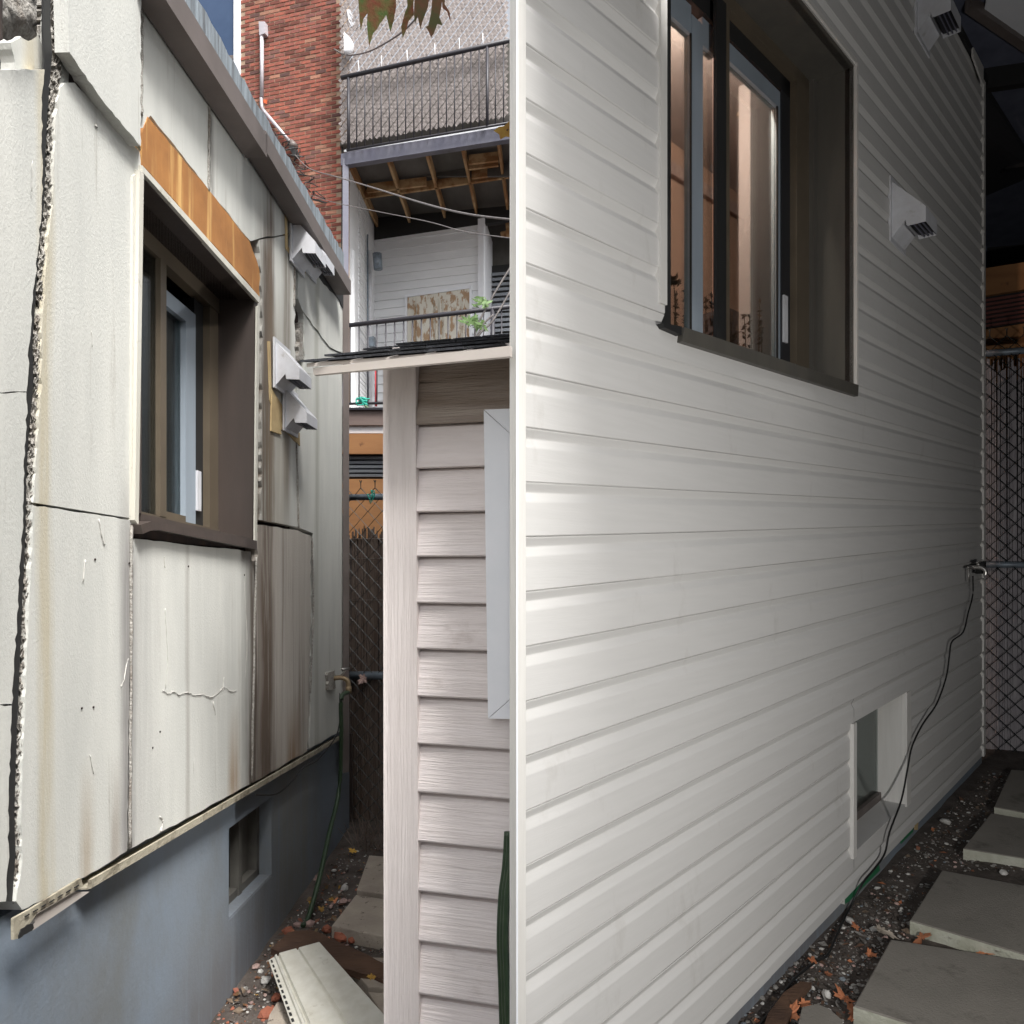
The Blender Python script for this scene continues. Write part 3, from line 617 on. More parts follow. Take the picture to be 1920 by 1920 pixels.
z0 = (Y0 - 620) / F * YK
row = 0
while True:
    z = z0 + row * cp
    if z > (Y0 + 40) / F * YK: break
    x = -(bl + .0145) * (0 if row % 2 else .5) - bl; k = 0
    while True:
        px_ = O + FK.e * x; sx = 960 + F * px_.x / px_.y; sy = Y0 - F * z / px_.y
        if sx < 446: break
        if sy > 12 - 20 and sy < 1.55 * (sx + 22 - 335) + 40 and sy > -16: cand.append((x, z, sy))
        x -= bl + .0145
    row += 1
random.shuffle(cand)
rest = MB()
for i, (x, z, sy) in enumerate(cand):
    p = O + FK.e * x + UP * z + FK.n * random.uniform(-.003, .003)
    if i < 296:
        o = bpy.data.objects.new('brick', random.choice(bms)); C.objects.link(o); o.parent = kb
        o.location = p - wloc(kb); o.rotation_euler = (0, 0, xe)
    else: rest.box(p, FK.e * bl, -FK.n * bd, UP * bh)
if rest.v: rest.build('brick_infill', 'brick', kb, kind='stuff')
face(FK, [(340, 300), (448, 300), (448, -60), (340, -60)], .3, 'window_backing', 'dark_wall', kb, -.3)
face(FK, [(438, 400), (450, 400), (450, -60), (438, -60)], .1, 'window_frame', 'white_trim', kb, .02)
face(FK, [(350, 400), (438, 400), (438, 111), (350, 118)], .05, 'pane', 'blue_glass', kb, -.05)
face(FK, [(350, 112), (438, 105), (438, -60), (350, -60)], .05, 'pane', 'blue_glass', kb, -.02)
face(FK, [(350, 118), (438, 110), (438, 103), (350, 110)], .06, 'window_bar', 'gutter', kb, .01)
tube('conduit', [K(491, 62, .06), K(491, 183, .06)], .035, 'conduit', kb, 10); tube('conduit', spl([K(490, 183, .06), K(491, 200, .06), K(499, 214, .06)], 4), .03, 'conduit', kb, 10)
tube('conduit', [K(499, 213, .06), K(546, 269, .06)], .03, 'conduit', kb, 10)
face(FK, [(485, 40), (496, 40), (497, 62), (486, 66)], .1, 'conduit_cap', 'conduit', kb, .10)
face(FK, [(494, 186), (500, 187), (499, 194), (494, 192)], .02, 'orange_tie', 'orange', kb, .12)
tube('weatherhead', [K(545, 268, .08), K(553, 277, .08)], .07, 'gutter', kb, 10); face(FK, [(541, 276), (549, 272), (556, 290), (550, 292)], .12, 'junction_box', 'black', kb, .15)
tube('wall_cable', spl([K(x, y, .04) for x, y in ((645, 20), (641, 90), (644, 150), (640, 220), (642, 300), (641, 420), (640, 520))]), .012, 'cable', kb, 6)
def seg(name, pts, r, m, lab, cat, sag=5): return tag(tube(name, spl([P(*p) for p in pts], 6), r, m, None, 6), lab, cat)
seg('service_cable', [(553, 290, 12.8), (580, 316, 12.2), (640, 334, 10), (700, 352, 8), (800, 383, 6.5), (880, 402, 5.8), (960, 412, 5.4)], .008, 'wire', 'thick twisted overhead cable running from the brick wall junction box', 'cable')
seg('thin_cable', [(570, 362, 12.6), (620, 378, 11), (700, 395, 9), (800, 415, 7.5), (870, 434, 6.8), (960, 447, 6)], .0045, 'wire', 'thin overhead wire hanging below the thick twisted cable', 'cable')
seg('looped_cable', [(626, 92, 12.7), (650, 103, 12.5), (690, 97, 11.5), (740, 70, 10), (775, 40, 9), (810, -10, 8)], .012, 'wire', 'dark wire curving from the brick corner up past the red leaves', 'cable')
b = MB()
for k in range(9):
    c = V(K(530 + 9 * k, 262 + 16 * k, .06)); pr = [c + V((random.uniform(-.18, .18), -random.uniform(0, .2), random.uniform(-.14, .14))) for _ in range(5)]; b.tube(spl(pr, 4), .010, 4)
tag(b.build('cable_tangle', 'cable', None, True), 'messy tangle of black wires above the old house eave', 'cable')

# ------------------------------------------------------------------ balcony building
pb = thing('balcony_building', K(700, 1500), 'white clapboard building with two steel balconies and a slatted privacy screen', 'building')
X1 = 1010
def kf(name, pts, th, m, off=0, par=pb, kind=None): return face(FK, pts, th, name, m, par, off, kind)
def ky(px, y_at640, y_at955): return y_at640 + (y_at955 - y_at640) * (px - 640) / 315
def band(name, x0, x1, l, r, hl, hr, th, m, off=0, par=pb):
    return kf(name, [(x0, ky(x0, l, r) + hl), (x1, ky(x1, l, r) + hr), (x1, ky(x1, l, r)), (x0, ky(x0, l, r))], th, m, off, par)
band('steel_beam', 639, X1, 288, 236, 22, 25, .12, 'steel', .35)
kf('deck_edge', [(645, 285), (X1, 229), (X1, 225), (645, 281)], .3, 'white_paint', .30)
tube('steel_column', [K(648, 300, .30), K(648, 1500, .30)], .07, 'steel', pb, 4, False)
# upper railing
tube('top_rail', [K(640, 146, .42), K(X1, 64, .42)], .035, 'rail', pb, 8)
tube('bottom_rail', [K(650, 282, .42), K(X1, 221, .42)], .02, 'rail', pb, 6)
i = 0; x = 653.5
while x < 975:
    big = i in (0, 17)
    tube('baluster', [K(x, ky(x, 146, 76), .42), K(x, ky(x, 283, 230), .42)], .028 if big else .012, 'rail', pb, 6); x += 15.3; i += 1
# woven slat screen: diagonal slats threaded through wire, pinched where they pass under it
b = MB(); dark = MB(); e = FK.e; n = FK.n
BL = K(645, 1065); zb, zt = (Y0 - 292) / F * YK, (Y0 + 60) / F * YK
Ws = 3.05; ang = math.radians(46); ca, sa = math.cos(ang), math.sin(ang); pit = .064
nst = int((Ws * sa + (zt - zb) * ca) / pit) + 4
for s_ in range(nst):
    c_ = s_ * pit - Ws * sa + .0        # line: -x*sa + z*ca = c_
    pts = []
    t = -6.0
    prev = None
    while t < 8:
        x = -c_ * sa + t * ca; z = c_ * ca + t * sa
        if .08 <= x <= Ws and 0 <= z <= zt - zb:
            ph = (t / .088 + s_ * .5) % 1.0
            hw = pit * (.47 - .13 * (abs(ph - .5) < .14)); of = .003 * math.cos(2 * math.pi * ph) + .012 * (s_ % 2)
            c = BL + e * x + UP * (zb + z) + n * (.30 + of); q = (-e * sa + UP * ca) * hw
            cur = (c - q, c + q)
            if prev: b.quad(prev[0], cur[0], cur[1], prev[1])
            prev = cur
        else: prev = None
        t += .0293
for s_ in range(0):
    pass
b.mi = [0] * len(b.f)
wr = MB()
for s_ in range(74):
    c_ = s_ * .088 * 1.0; pts = []
    t = 0
    while t < 7:
        x = c_ - t * ca * 1.0; z = t * sa
        if .08 <= x <= Ws and 0 <= z <= zt - zb: pts.append(BL + e * x + UP * (zb + z) + n * (.325 + .008 * math.sin(t / .064 * math.pi)))
        t += .064
    if len(pts) > 1: wr.tube(pts, .0045, 3, caps=False)
wr.build('screen_wire', 'gutter', pb, kind='stuff')
b.build('privacy_slats', 'slat', pb, kind='stuff')
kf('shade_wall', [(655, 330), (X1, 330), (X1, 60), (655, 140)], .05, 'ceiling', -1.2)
for x in (672, 715, 763, 815, 861, 905): tube('hanging_cord', [K(x, ky(x, 146, 76) - 25, .40), K(x + 1, ky(x, 146, 76) + 6, .40)], .006, 'white_trim', pb, 4)
# ceiling under the upper deck with joists
zc = (Y0 - 300) / F * YK
def KJ(px, Y): return V(((px - 960) / F * Y, Y, 0))
def ceilpt(px, py, dz=0): z = zc + dz; Y = z * F / (Y0 - py); return V(((px - 960) / F * Y, Y, z))
A = [ceilpt(640, 300), ceilpt(1010, 236), ceilpt(1010, 420), ceilpt(705, 440)]
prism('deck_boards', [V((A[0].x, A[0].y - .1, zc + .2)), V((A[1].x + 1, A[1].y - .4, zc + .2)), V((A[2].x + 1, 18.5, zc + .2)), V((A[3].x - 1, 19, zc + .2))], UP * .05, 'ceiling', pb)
for (xa, ya, xb, yb) in ((655, 318, 708, 432), (725, 303, 768, 424), (797, 290, 834, 416), (864, 279, 892, 406), (931, 266, 950, 399), (985, 257, 996, 392)):
    p, q = ceilpt(xa, ya), ceilpt(xb, yb); d = (q - p).cross(UP).normalized() * .045
    prism('joist', [p, p + d, q + d, q], UP * .2, 'joist', pb)
def xj(xa, ya, xb, yb, m='joist'):
    p, q = ceilpt(xa, ya), ceilpt(xb, yb); d = (q - p).cross(UP).normalized() * .05; prism('blocking', [p, p + d, q + d, q], UP * .16, m, pb)
xj(682, 374, 800, 358); xj(800, 358, 955, 335); xj(880, 310, 935, 304); xj(880, 320, 935, 313); xj(886, 337, 915, 333); xj(690, 363, 800, 350)
# back wall of the lower balcony
YW = 15.6
FW = Front(P(700, 1065, YW).x, YW)
Wf = lambda name, pts, th, m, off=0, par=pb: face(FW, pts, th, name, m, par, off)
def wy(px, a, c): return a + (c - a) * (px - 700) / 200
Wf('ledger', [(700, 444), (1010, 396), (1010, 428), (700, 470)], .1, 'dark_wall', -.02) if 0 else None
Wf('lintel', [(690, 452), (960, 412), (960, 385), (690, 410)], .1, 'black', .02)
Wf('wall_core', [(690, 900), (900, 900), (900, 419), (690, 446)], .2, 'white_paint', -.06)
k = 0; y = 440
while y < 900:                      # clapboards, each tilted so its lower edge stands proud
    h = 15.6
    sl_ = -(y - 1065) / 5000 * 0
    def yy(px, q): return q - (1065 - q) * (px - 700) / 4600
    a, b2, c, d = FW.at(698, yy(698, y + h), .03), FW.at(902, yy(902, y + h), .03), FW.at(902, yy(902, y), 0), FW.at(698, yy(698, y), 0)
    if y + h > 446: prism('clapboard', [a, b2, c, d], -FW.n * .03, 'white_paint', pb)
    y += h
Wf('end_pilaster', [(896, 900), (907, 900), (907, 408), (896, 410)], .15, 'white_trim', .08)
Wf('door_trim', [(763, 552), (882, 535), (882, 540), (763, 557)], .06, 'white_trim', .07); Wf('door_trim', [(759, 900), (763, 900), (763, 552), (759, 553)], .06, 'white_trim', .07); Wf('door_trim', [(880, 900), (884, 900), (884, 535), (880, 536)], .06, 'white_trim', .07)
dr = bpy.data.objects.new('old_door', None); C.objects.link(dr); dr.parent = pb; dr['wloc'] = list(wloc(pb))
Wf('door_leaf', [(764, 900), (880, 900), (880, 541), (764, 558)], .04, 'old_door', .05, dr)
for (xa, xb) in ((781, 812), (832, 862)):
    for (ya, yb) in ((568, 650), (668, 760)): Wf('door_panel', [(xa, yb), (xb, yb - 3), (xb, ya - 4), (xa, ya)], .03, 'old_door', .075, dr)
for xa in (776, 817, 825, 868): Wf('moulding', [(xa, 760), (xa + 3, 760), (xa + 3, 560), (xa, 562)], .03, 'old_door', .085, dr)
# side wall of white-painted brick on the left of the recess, with downpipe and drainpipe
sw = []
for (pa, pb2, m) in (((655, 312), (700, 440), 'white_paint'),):
    q = [V((P(655, 1065, 13.3).x, 13.3, 0)), V((P(702, 1065, 15.6).x, 15.6, 0))]
    prism('side_wall', [q[0] + UP * 2.2, q[1] + UP * 2.2, q[1] + UP * 7.4, q[0] + UP * 7.4], V((-.15, 0, 0)), 'white_paint', pb)
    for r in range(60):
        z = 2.3 + r * .082
        prism('painted_brick_course', [q[0].lerp(q[1], .32) + UP * z, q[0].lerp(q[1], .72) + UP * z, q[0].lerp(q[1], .72) + UP * (z + .062), q[0].lerp(q[1], .32) + UP * (z + .062)], V((.02 + random.uniform(-.004, .006), 0, 0)), 'white_paint', pb)
tube('downpipe', [P(694, 470, 14.9), P(694, 800, 14.9)], .04, 'pvc', pb, 8); tube('drainpipe', [P(689, 440, 14.6), P(690, 800, 14.6)], .018, 'pipe', pb, 6)
kf('meter_box', [(689, 645), (702, 643), (702, 650), (697, 651), (697, 651), (689, 652)], .1, 'conduit', -1.4); kf('meter_box', [(691, 632), (700, 630), (702, 648), (691, 650)], .1, 'pipe', -1.2)
tube('red_pole', [P(705, 690, 13.6), P(705, 762, 13.6)], .022, 'red', pb, 6)
tube('wall_lamp', [P(707, 476, 14.6), P(709, 505, 14.6)], .09, 'pipe', pb, 10)
kf('side_board', [(655, 800), (663, 800), (663, 470), (655, 460)], .05, 'white_paint', -.5)
# corrugated bay on the right
prism('bay_side', [FW.at(907, 900, .08), FW.at(922, 900, -1), FW.at(922, 455, -1), FW.at(907, 408, .08)], V((.02, .02, 0)), 'white_trim', pb)
Wf('bay_back', [(905, 900), (1010, 900), (1010, 390), (905, 395)], .05, 'ceiling', -1.0)
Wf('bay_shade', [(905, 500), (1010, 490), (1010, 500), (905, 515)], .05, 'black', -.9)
for k in range(17): Wf('corrugation', [(918, 512 + k * 9.6 + 5.5), (1010, 505 + k * 9.6 + 5.5), (1010, 505 + k * 9.6), (918, 512 + k * 9.6)], .06, 'corrugated', -.85)
tube('bay_joist', [FW.at(940, 440, -.5), FW.at(1010, 428, -.5)], .08, 'joist', pb, 4, False); tube('bay_post', [FW.at(950, 405, -.4), FW.at(953, 445, -.4)], .05, 'joist', pb, 4, False)
# lower railing
tube('top_rail', [K(655, 610, .35), K(X1, 569, .35)], .038, 'rail', pb, 8)
tube('bottom_rail', [K(655, 757, .35), K(X1, 750, .35)], .022, 'rail', pb, 6)
x = 656.5; i = 0
while x < 975:
    tube('baluster', [K(x, ky(x, 611, 575), .35), K(x, 758, .35)], .04 if i == 16 else .012, 'rail', pb, 6); x += 16.7; i += 1
kf('balcony_slab', [(652, 768), (X1, 768), (X1, 764), (652, 764)], .9, 'rail', .35)
kf('lower_wall', [(645, 1600), (X1, 1600), (X1, 790), (645, 790)], .2, 'dark_board', -.2)
tag(prism('green_awning_cloth', [P(679, 757, 12.4), P(686, 760, 12.4), P(722, 783, 11.8), P(722, 806, 11.8), P(703, 787, 12)], V((0, .01, 0)), 'tarp_pale'), 'pale green cloth tied by its corner to the lower balcony rail', 'cloth')
b = MB(); c0 = P(681, 754, 12.3)
for k in range(6): b.tube(spl([c0 + V((random.uniform(-.12, .12), random.uniform(-.05, 0), random.uniform(-.07, .07))) for _ in range(4)], 4), .012, 5)
tag(b.build('twine_knot', 'twine', None, True), 'teal twine tying the pale green cloth to the balcony rail', 'twine')
# vine growing at the right end of the balcony
vn = thing('climbing_sapling', P(890, 640, 11.5), 'spindly green sapling growing in front of the lower balcony railing', 'plant')
for pts in (((885, 650), (903, 622), (925, 600), (960, 540)), ((890, 645), (893, 615), (905, 590), (930, 545), (958, 500)), ((890, 640), (905, 610), (925, 590))):
    tube('stem', spl([P(x, y, 11.5) for x, y in pts]), .016, 'wire', vn, 5)
for (cx, cy, rx, ry, n_) in ((885, 602, 18, 10, 34), (905, 568, 12, 9, 22), (898, 612, 14, 8, 14)):
    for k in range(n_):
        c = P(cx + random.gauss(0, .5) * rx, cy + random.gauss(0, .5) * ry, 11.4 + random.uniform(-.15, .15)); a = V((random.uniform(-1, 1), random.uniform(-.3, .3), random.uniform(-1, .4))).normalized() * .07
        q = a.cross(V((0, 1, 0))).normalized() * .022; b = MB(); b.v = [c - a, c - a * .2 + q, c + a, c - a * .2 - q]; b.f = [[0, 1, 2, 3]]; b.mi = [0]; b.build('leaf', 'plant', vn)
# things glimpsed above the screen, left
tag(prism('floodlight', [P(650, 18, 12.6), P(656, 17, 12.6), P(666, 42, 12.6), P(660, 50, 12.6), P(654, 40, 12.6)], V((.05, .15, 0)), 'pvc'), 'white outdoor lamp fixed at the corner of the brick building', 'lamp')
b = MB()
for i in range(9):
    for j in range(5):
        a = j / 4 * math.pi; b.v.append(P(648, 88, 12.5) + V((.0 + .14 * math.sin(math.pi * i / 8) * math.sin(a), -.12 * math.cos(a), .16 * math.cos(math.pi * i / 8))))
for i in range(8):
    for j in range(4): q = i * 5 + j; b.f.append([q, q + 1, q + 6, q + 5]); b.mi.append(0)
tag(b.build('satellite_dish', 'white_trim', None, True), 'small white dome mounted on the corner of the brick building', 'dish')
# maple leaves hanging into the top of the view
mb = thing('maple_branch', P(780, -60, 2), 'maple branch with reddish green autumn leaves hanging in at the top', 'branch')
def maple(poly, Y, m):
    c = V((sum(p[0] for p in poly) / len(poly), sum(p[1] for p in poly) / len(poly), 0))
    vs = [P(x, y, Y + .0006 * (y - c.y)) for x, y in poly]; n_ = len(poly)
    b = MB(); b.v = vs; b.f = [list(range(n_))]; b.mi = [0]; return b.build('leaf', m, mb)
maple([(670, -20), (672, 5), (676, 58), (682, 35), (689, 25), (688, 47), (692, 88), (700, 62), (707, 55), (712, 45), (718, 38), (724, 28), (728, 44), (732, 61), (738, 40), (743, 12), (740, -30)], 2.0, 'leaf_green')
maple([(762, -20), (764, 12), (759, 24), (752, 50), (755, 72), (762, 56), (766, 40), (776, 28), (775, 5), (780, -20)], 2.1, 'leaf_green')
maple([(778, -20), (776, 25), (778, 45), (783, 30), (788, 55), (793, 38), (797, 28), (803, 12), (805, -20)], 2.15, 'leaf_red')
maple([(812, -20), (808, 25), (803, 48), (798, 50), (803, 58), (808, 70), (813, 64), (820, 45), (830, 48), (824, 32), (828, 10), (830, -20)], 2.05, 'leaf_red')
maple([(826, -20), (830, 15), (838, 22), (845, 41), (843, 22), (834, 8), (835, -20)], 2.2, 'leaf_red')
maple([(925, 245), (935, 238), (945, 236), (956, 226), (965, 240), (960, 258), (948, 256), (938, 262), (936, 252)], 2.3, 'leaf_yellow')
tube('twig', spl([P(700, -60, 2), P(740, -30, 2.03), P(800, -25, 2.05), P(850, -50, 2.1)]), .006, 'rotten', mb, 6)
tube('twig', spl([P(975, 200, 2.3), P(962, 232, 2.3), P(950, 245, 2.3)]), .003, 'rotten', mb, 6)

# ------------------------------------------------------------------ SHED
SF = Front(P(718, 1065, 2.0).x, 2.0)
Sf = lambda px, py, off=0: SF.at(px, py, off)
SX = 956
def xr(off=0): # keep the shed clear of the sided house
    return SX
sh = thing('garden_shed', Sf(760, 2100), 'small shed with pinkish beige wood-grain siding and black shingle roof', 'shed')
prism('corner_post', [Sf(720, 2150), Sf(786, 2150), Sf(779, 680), Sf(718, 682)], -SF.n * .06, 'shed_post', sh)
ps = MB(); ps.prism([Sf(720, 2150, 0) - SF.n * .06, Sf(718, 640, 0) - SF.n * .06, Sf(718, 640, 0) - SF.n * .16, Sf(720, 2150, 0) - SF.n * .16], SF.e * .02)
ps.build('post_return', 'shed_post', sh)
prism('shed_body', [Sf(723, 2150, -.09), Sf(SX, 2150, -.09), Sf(SX, 672, -.09), Sf(723, 690, -.09)], -SF.n * .9, 'dark_board', sh)
lap = [715, 797, 879, 961, 1044, 1131, 1217, 1306, 1395, 1485.5, 1578, 1671, 1764.5, 1864, 1960, 2060]
def ly(i, px): return lap[i] + (lap[i] - 1055) / 5300 * (px - 785) * 1.0
for i in range(len(lap) - 1):
    # a lap board: face leaning out to a rounded butt edge, like pressed vinyl clapboard
    m = 'shed_siding' if i > 0 else 'shed_dark_brown'  # top board takes a darker, browner colour
    b = MB(); prof = [(0, -.034), (.06, -.020), (.14, -.019), (.5, -.012), (.9, -.003), (.965, -.002), (.99, -.005), (1, -.012), (1.0, -.036)]
    for (t, o_) in prof:
        for px in (776, SX): b.v.append(Sf(px, ly(i, px) * (1 - t) + ly(i + 1, px) * t, o_))
    for k in range(len(prof) - 1): b.f.append([k * 2, k * 2 + 1, k * 2 + 3, k * 2 + 2]); b.mi.append(0)
    b.build('siding_board', m, sh, smooth=False)
prism('siding_board', [Sf(776, 716, -.02), Sf(SX, 716, -.02), Sf(SX, 660, -.03), Sf(776, 680, -.03)], -SF.n * .01, 'shed_dark_brown', sh)
# white mitred door trim
dt = bpy.data.objects.new('door_trim', None); C.objects.link(dt); dt.parent = sh; dt['wloc'] = list(wloc(sh))
prism('trim_board', [Sf(907, 769, .012), Sf(SX, 813, .012), Sf(SX, 1311, .012), Sf(915, 1347, .012)], -SF.n * .03, 'white_trim', dt)
prism('trim_board', [Sf(907.6, 768, .012), Sf(SX, 766, .012), Sf(SX, 812, .012)], -SF.n * .03, 'white_trim', dt)
prism('trim_board', [Sf(916, 1347.5, .012), Sf(SX, 1348, .012), Sf(SX, 1312, .012)], -SF.n * .03, 'white_trim', dt)
# roof
E0 = P(571, 689, 1.87); rd = V((.267, .964, .355)); ed = V((1, -.277, .0)).normalized()
ridge = .70; elen = (0 - E0.x) / ed.x - .004
def RP(s, u, h=0): return E0 + rd * s + ed * u + UP * h
def ucap(s): p = RP(s, 0); return (-.004 - p.x) / ed.x
rw = .115; ns = 6
for r in range(ns):
    s0, s1 = r * rw, (r + 1) * rw + .03; um = ucap(s0) ; u = -.012 + (.05 if r % 2 else 0) - .05; h = .004 + .005 * (r % 2)
    while u < um:
        u1 = min(u + .095 + random.uniform(-.006, .006), um); ua = max(u, -.014 + random.uniform(-.004, .004))
        if u1 > ua: 
            u2 = min(u1, ucap(s1)); j = random.uniform(-.004, .004)
            if u2 > ua: prism('shingle', [RP(s0 + j, ua, h + .010), RP(s0 + j, u1 - .002, h + .010), RP(s1, max(u2 - .002, ua + .001), h * .3), RP(s1, ua, h * .3)], UP * .0055, 'shingle', sh)
        u += .098
prism('roof_deck', [RP(.01, 0), RP(.01, ucap(.01)), RP(ridge, ucap(ridge)), RP(ridge, 0)], UP * .009, 'fascia', sh)
# drip fascia along the eave
prism('fascia_board', [P(588, 703, 1.88), P(957, 668, 1.88 * .86), P(957, 648, 1.88 * .86), P(587, 690, 1.88)], V((.004, .012, 0)), 'fascia', sh)
# coiled hose hanging at the right
hg = thing('hanging_hose', P(950, 1620, 1.8), 'dark green hose hanging in loops in front of the shed siding', 'hose')
for k in range(3):
    tube('hose_loop', spl([P(x + k * 5.5, y, 1.84 - .012 * k) for x, y in ((951, 1560), (947, 1625), (940, 1680), (937, 1760), (940, 1850), (943, 1960))]), .008, 'hose', hg, 10)

# ------------------------------------------------------------------ ground things, left
def slabpoly(pts, h, label, m='slab', group='concrete stepping slabs', edge='slab_edge'):
    top = [G(x, y, h) for x, y in pts]; zz = sum(p.z for p in top) / len(top)
    b = MB(); n_ = len(top); c = sum(top, V((0, 0, 0))) / n_
    ins = [c + (p - c) * .985 + UP * .004 for p in top]
    b.v = ins + top + [p - UP * (h + .02) for p in top]
    b.f = [list(range(n_))] + [[i, (i + 1) % n_, n_ + (i + 1) % n_, n_ + i] for i in range(n_)] + [[n_ + i, n_ + (i + 1) % n_, 2 * n_ + (i + 1) % n_, 2 * n_ + i] for i in range(n_)]
    b.mi = [0] * (1 + n_) + [1] * n_
    o = b.build('paving_slab', m, None, mats=[edge]); tag(o, label, 'paving slab', group); return o
slabpoly([(692, 1605), (790, 1612), (790, 1690), (669, 1669)], .05, 'small far concrete slab nearest the reed fence, left alley', edge='slab')
slabpoly([(667, 1679), (800, 1700), (800, 1775), (622, 1737)], .05, 'speckled concrete slab in the middle of the left alley', edge='slab')
slabpoly([(640, 1795), (800, 1800), (800, 1860), (690, 1852)], .04, 'mossy dark slab under the rotten board', edge='slab')
slabpoly([(520, 1880), (545, 1886), (572, 1905), (580, 1960), (490, 1960), (505, 1905)], .04, 'small grey stone slab at the bottom edge beside the siding plank', edge='slab')
slabpoly([(690, 1862), (800, 1870), (800, 1930), (730, 1925)], .04, 'dark slab half hidden behind the shed corner post', edge='slab')
rt = [G(x, y, .06) for x, y in jag([(508, 1778), (540, 1748), (585, 1744), (640, 1768), (720, 1806), (722, 1838), (700, 1828), (680, 1826), (600, 1800), (550, 1790)], 12, 1.5)]
tag(prism('rotten_board', rt, UP * -.025, 'rotten'), 'dark brown rotten board lying across the rubble behind the siding plank', 'board')
# loose siding plank with ribs and slotted nailing hem
pk = thing('siding_plank', G(600, 1850, .08), 'loose cream vinyl siding plank with slotted edge lying on the rubble', 'siding plank')
A0, A1, B0, B1 = G(514, 1795, .10), G(601, 1772, .115), G(590, 1990, .07), G(760, 1950, .09)
def pk_(u, t, h=0): a = A0.lerp(A1, u); c = B0.lerp(B1, u); return a.lerp(c, t) + UP * h
prof = [(0, 0), (.015, .008), (.05, .010), (.075, .001), (.09, .001), (.11, .011), (.47, .012), (.49, .004), (.51, .004), (.53, .012), (.97, .013), (1, .004), (1, -.006)]
b = MB()
for (u, h) in prof: b.v += [pk_(u, 0, h), pk_(u, 1, h)]
for k in range(len(prof) - 1): b.f.append([2 * k, 2 * k + 1, 2 * k + 3, 2 * k + 2]); b.mi.append(0)
b.build('plank_face', 'cream', pk)
h0 = MB(); h0.prism([pk_(-.13, .02), pk_(-.0, 0), pk_(-.0, 1), pk_(-.10, 1)], UP * .002); h0.build('nailing_hem', 'cream', pk)
h0 = MB()
for k in range(18):
    t = .03 + k * .055; h0.prism([pk_(-.095, t, .0025), pk_(-.06, t, .0025), pk_(-.06, t + .03, .0025), pk_(-.095, t + .03, .0025)], UP * .001)
h0.build('nail_slots', 'black', pk)
# ------------------------------------------------------------------ rubble
def chunk(b, c, r, rr, flat=.7):
    b0 = len(b.v); phi = (1 + 5 ** .5) / 2
    ico = [(-1, phi, 0), (1, phi, 0), (-1, -phi, 0), (1, -phi, 0), (0, -1, phi), (0, 1, phi), (0, -1, -phi), (0, 1, -phi), (phi, 0, -1), (phi, 0, 1), (-phi, 0, -1), (-phi, 0, 1)]
    R = Matrix.Rotation(rr.uniform(0, 6), 3, V((rr.random() - .5, rr.random() - .5, rr.random() - .5)).normalized()); sc_ = V((rr.uniform(.6, 1.2), rr.uniform(.6, 1.2), rr.uniform(.5, 1)))
    for p in ico:
        q = R @ (V([p[i] * sc_[i] for i in range(3)]) * (r / 1.9 * rr.uniform(.8, 1.15))); q.z *= flat; b.v.append(c + q)
    for f in [(0, 11, 5), (0, 5, 1), (0, 1, 7), (0, 7, 10), (0, 10, 11), (1, 5, 9), (5, 11, 4), (11, 10, 2), (10, 7, 6), (7, 1, 8), (3, 9, 4), (3, 4, 2), (3, 2, 6), (3, 6, 8), (3, 8, 9), (4, 9, 5), (2, 4, 11), (6, 2, 10), (8, 6, 7), (9, 8, 1)]:
        b.f.append([b0 + i for i in f]); b.mi.append(0)
def one(name, px, py, r, m, label, cat, group, seed=0, flat=.7):
    b = MB(); chunk(b, G(px, py, r * .45), r, random.Random(seed + px * 7 + py), flat); return tag(b.build(name, m), label, cat, group)
one('stone', 646, 1665, .026, 'foam_bit', 'largest white foam chunk near the far slab in the left alley', 'foam chunk', 'white foam chunks', 1)
one('stone', 626, 1632, .016, 'foam_bit', 'white foam chunk beside the old house wall, farthest up the left alley', 'foam chunk', 'white foam chunks')
for i, (x, y, r, m, l) in enumerate([
    (643, 1690, .024, 'stone_pink', 'pale pink stone against the middle slab'), (558, 1733, .022, 'stone_pink', 'pinkish white stone at the foot of the hanging hose'), (582, 1732, .024, 'stone_pink', 'rounded pink stone just right of the hose end'),
    (620, 1700, .014, 'stone_pink', 'small pink stone left of the middle slab'), (498, 1838, .026, 'foam_bit', 'white stone beside the slotted edge of the siding plank'), (540, 1745, .024, 'terracotta', 'orange stone next to the rotten board, near the house wall'),
    (612, 1742, .030, 'terracotta', 'reddish stone directly below the middle slab'), (640, 1756, .036, 'terracotta', 'large terracotta stone right below the middle slab'), (662, 1760, .030, 'terracotta', 'terracotta stone right of the largest one'),
    (678, 1766, .014, 'foam_bit', 'small white chip right of the terracotta stones'), (698, 1768, .016, 'foam_bit', 'white chip beside the shed post, below the middle slab'), (518, 1870, .030, 'terracotta', 'red stone left of the siding plank near the bottom edge'),
    (500, 1900, .03, 'terracotta', 'brown stone at the bottom edge of the left alley'), (488, 1822, .014, 'foam_bit', 'white chip left of the plank end'), (480, 1812, .02, 'stone_pink', 'mauve stone at the foot of the blue-grey wall')]):
    one('stone', x, y, r, m, l, 'stone', 'stones in the left alley', i)
def tri_noise(px, py): return 0
def inside_slab(p): return False
LMAT = ['leaf_orange', 'leaf_yellow', 'leaf_red', 'stone_pink']
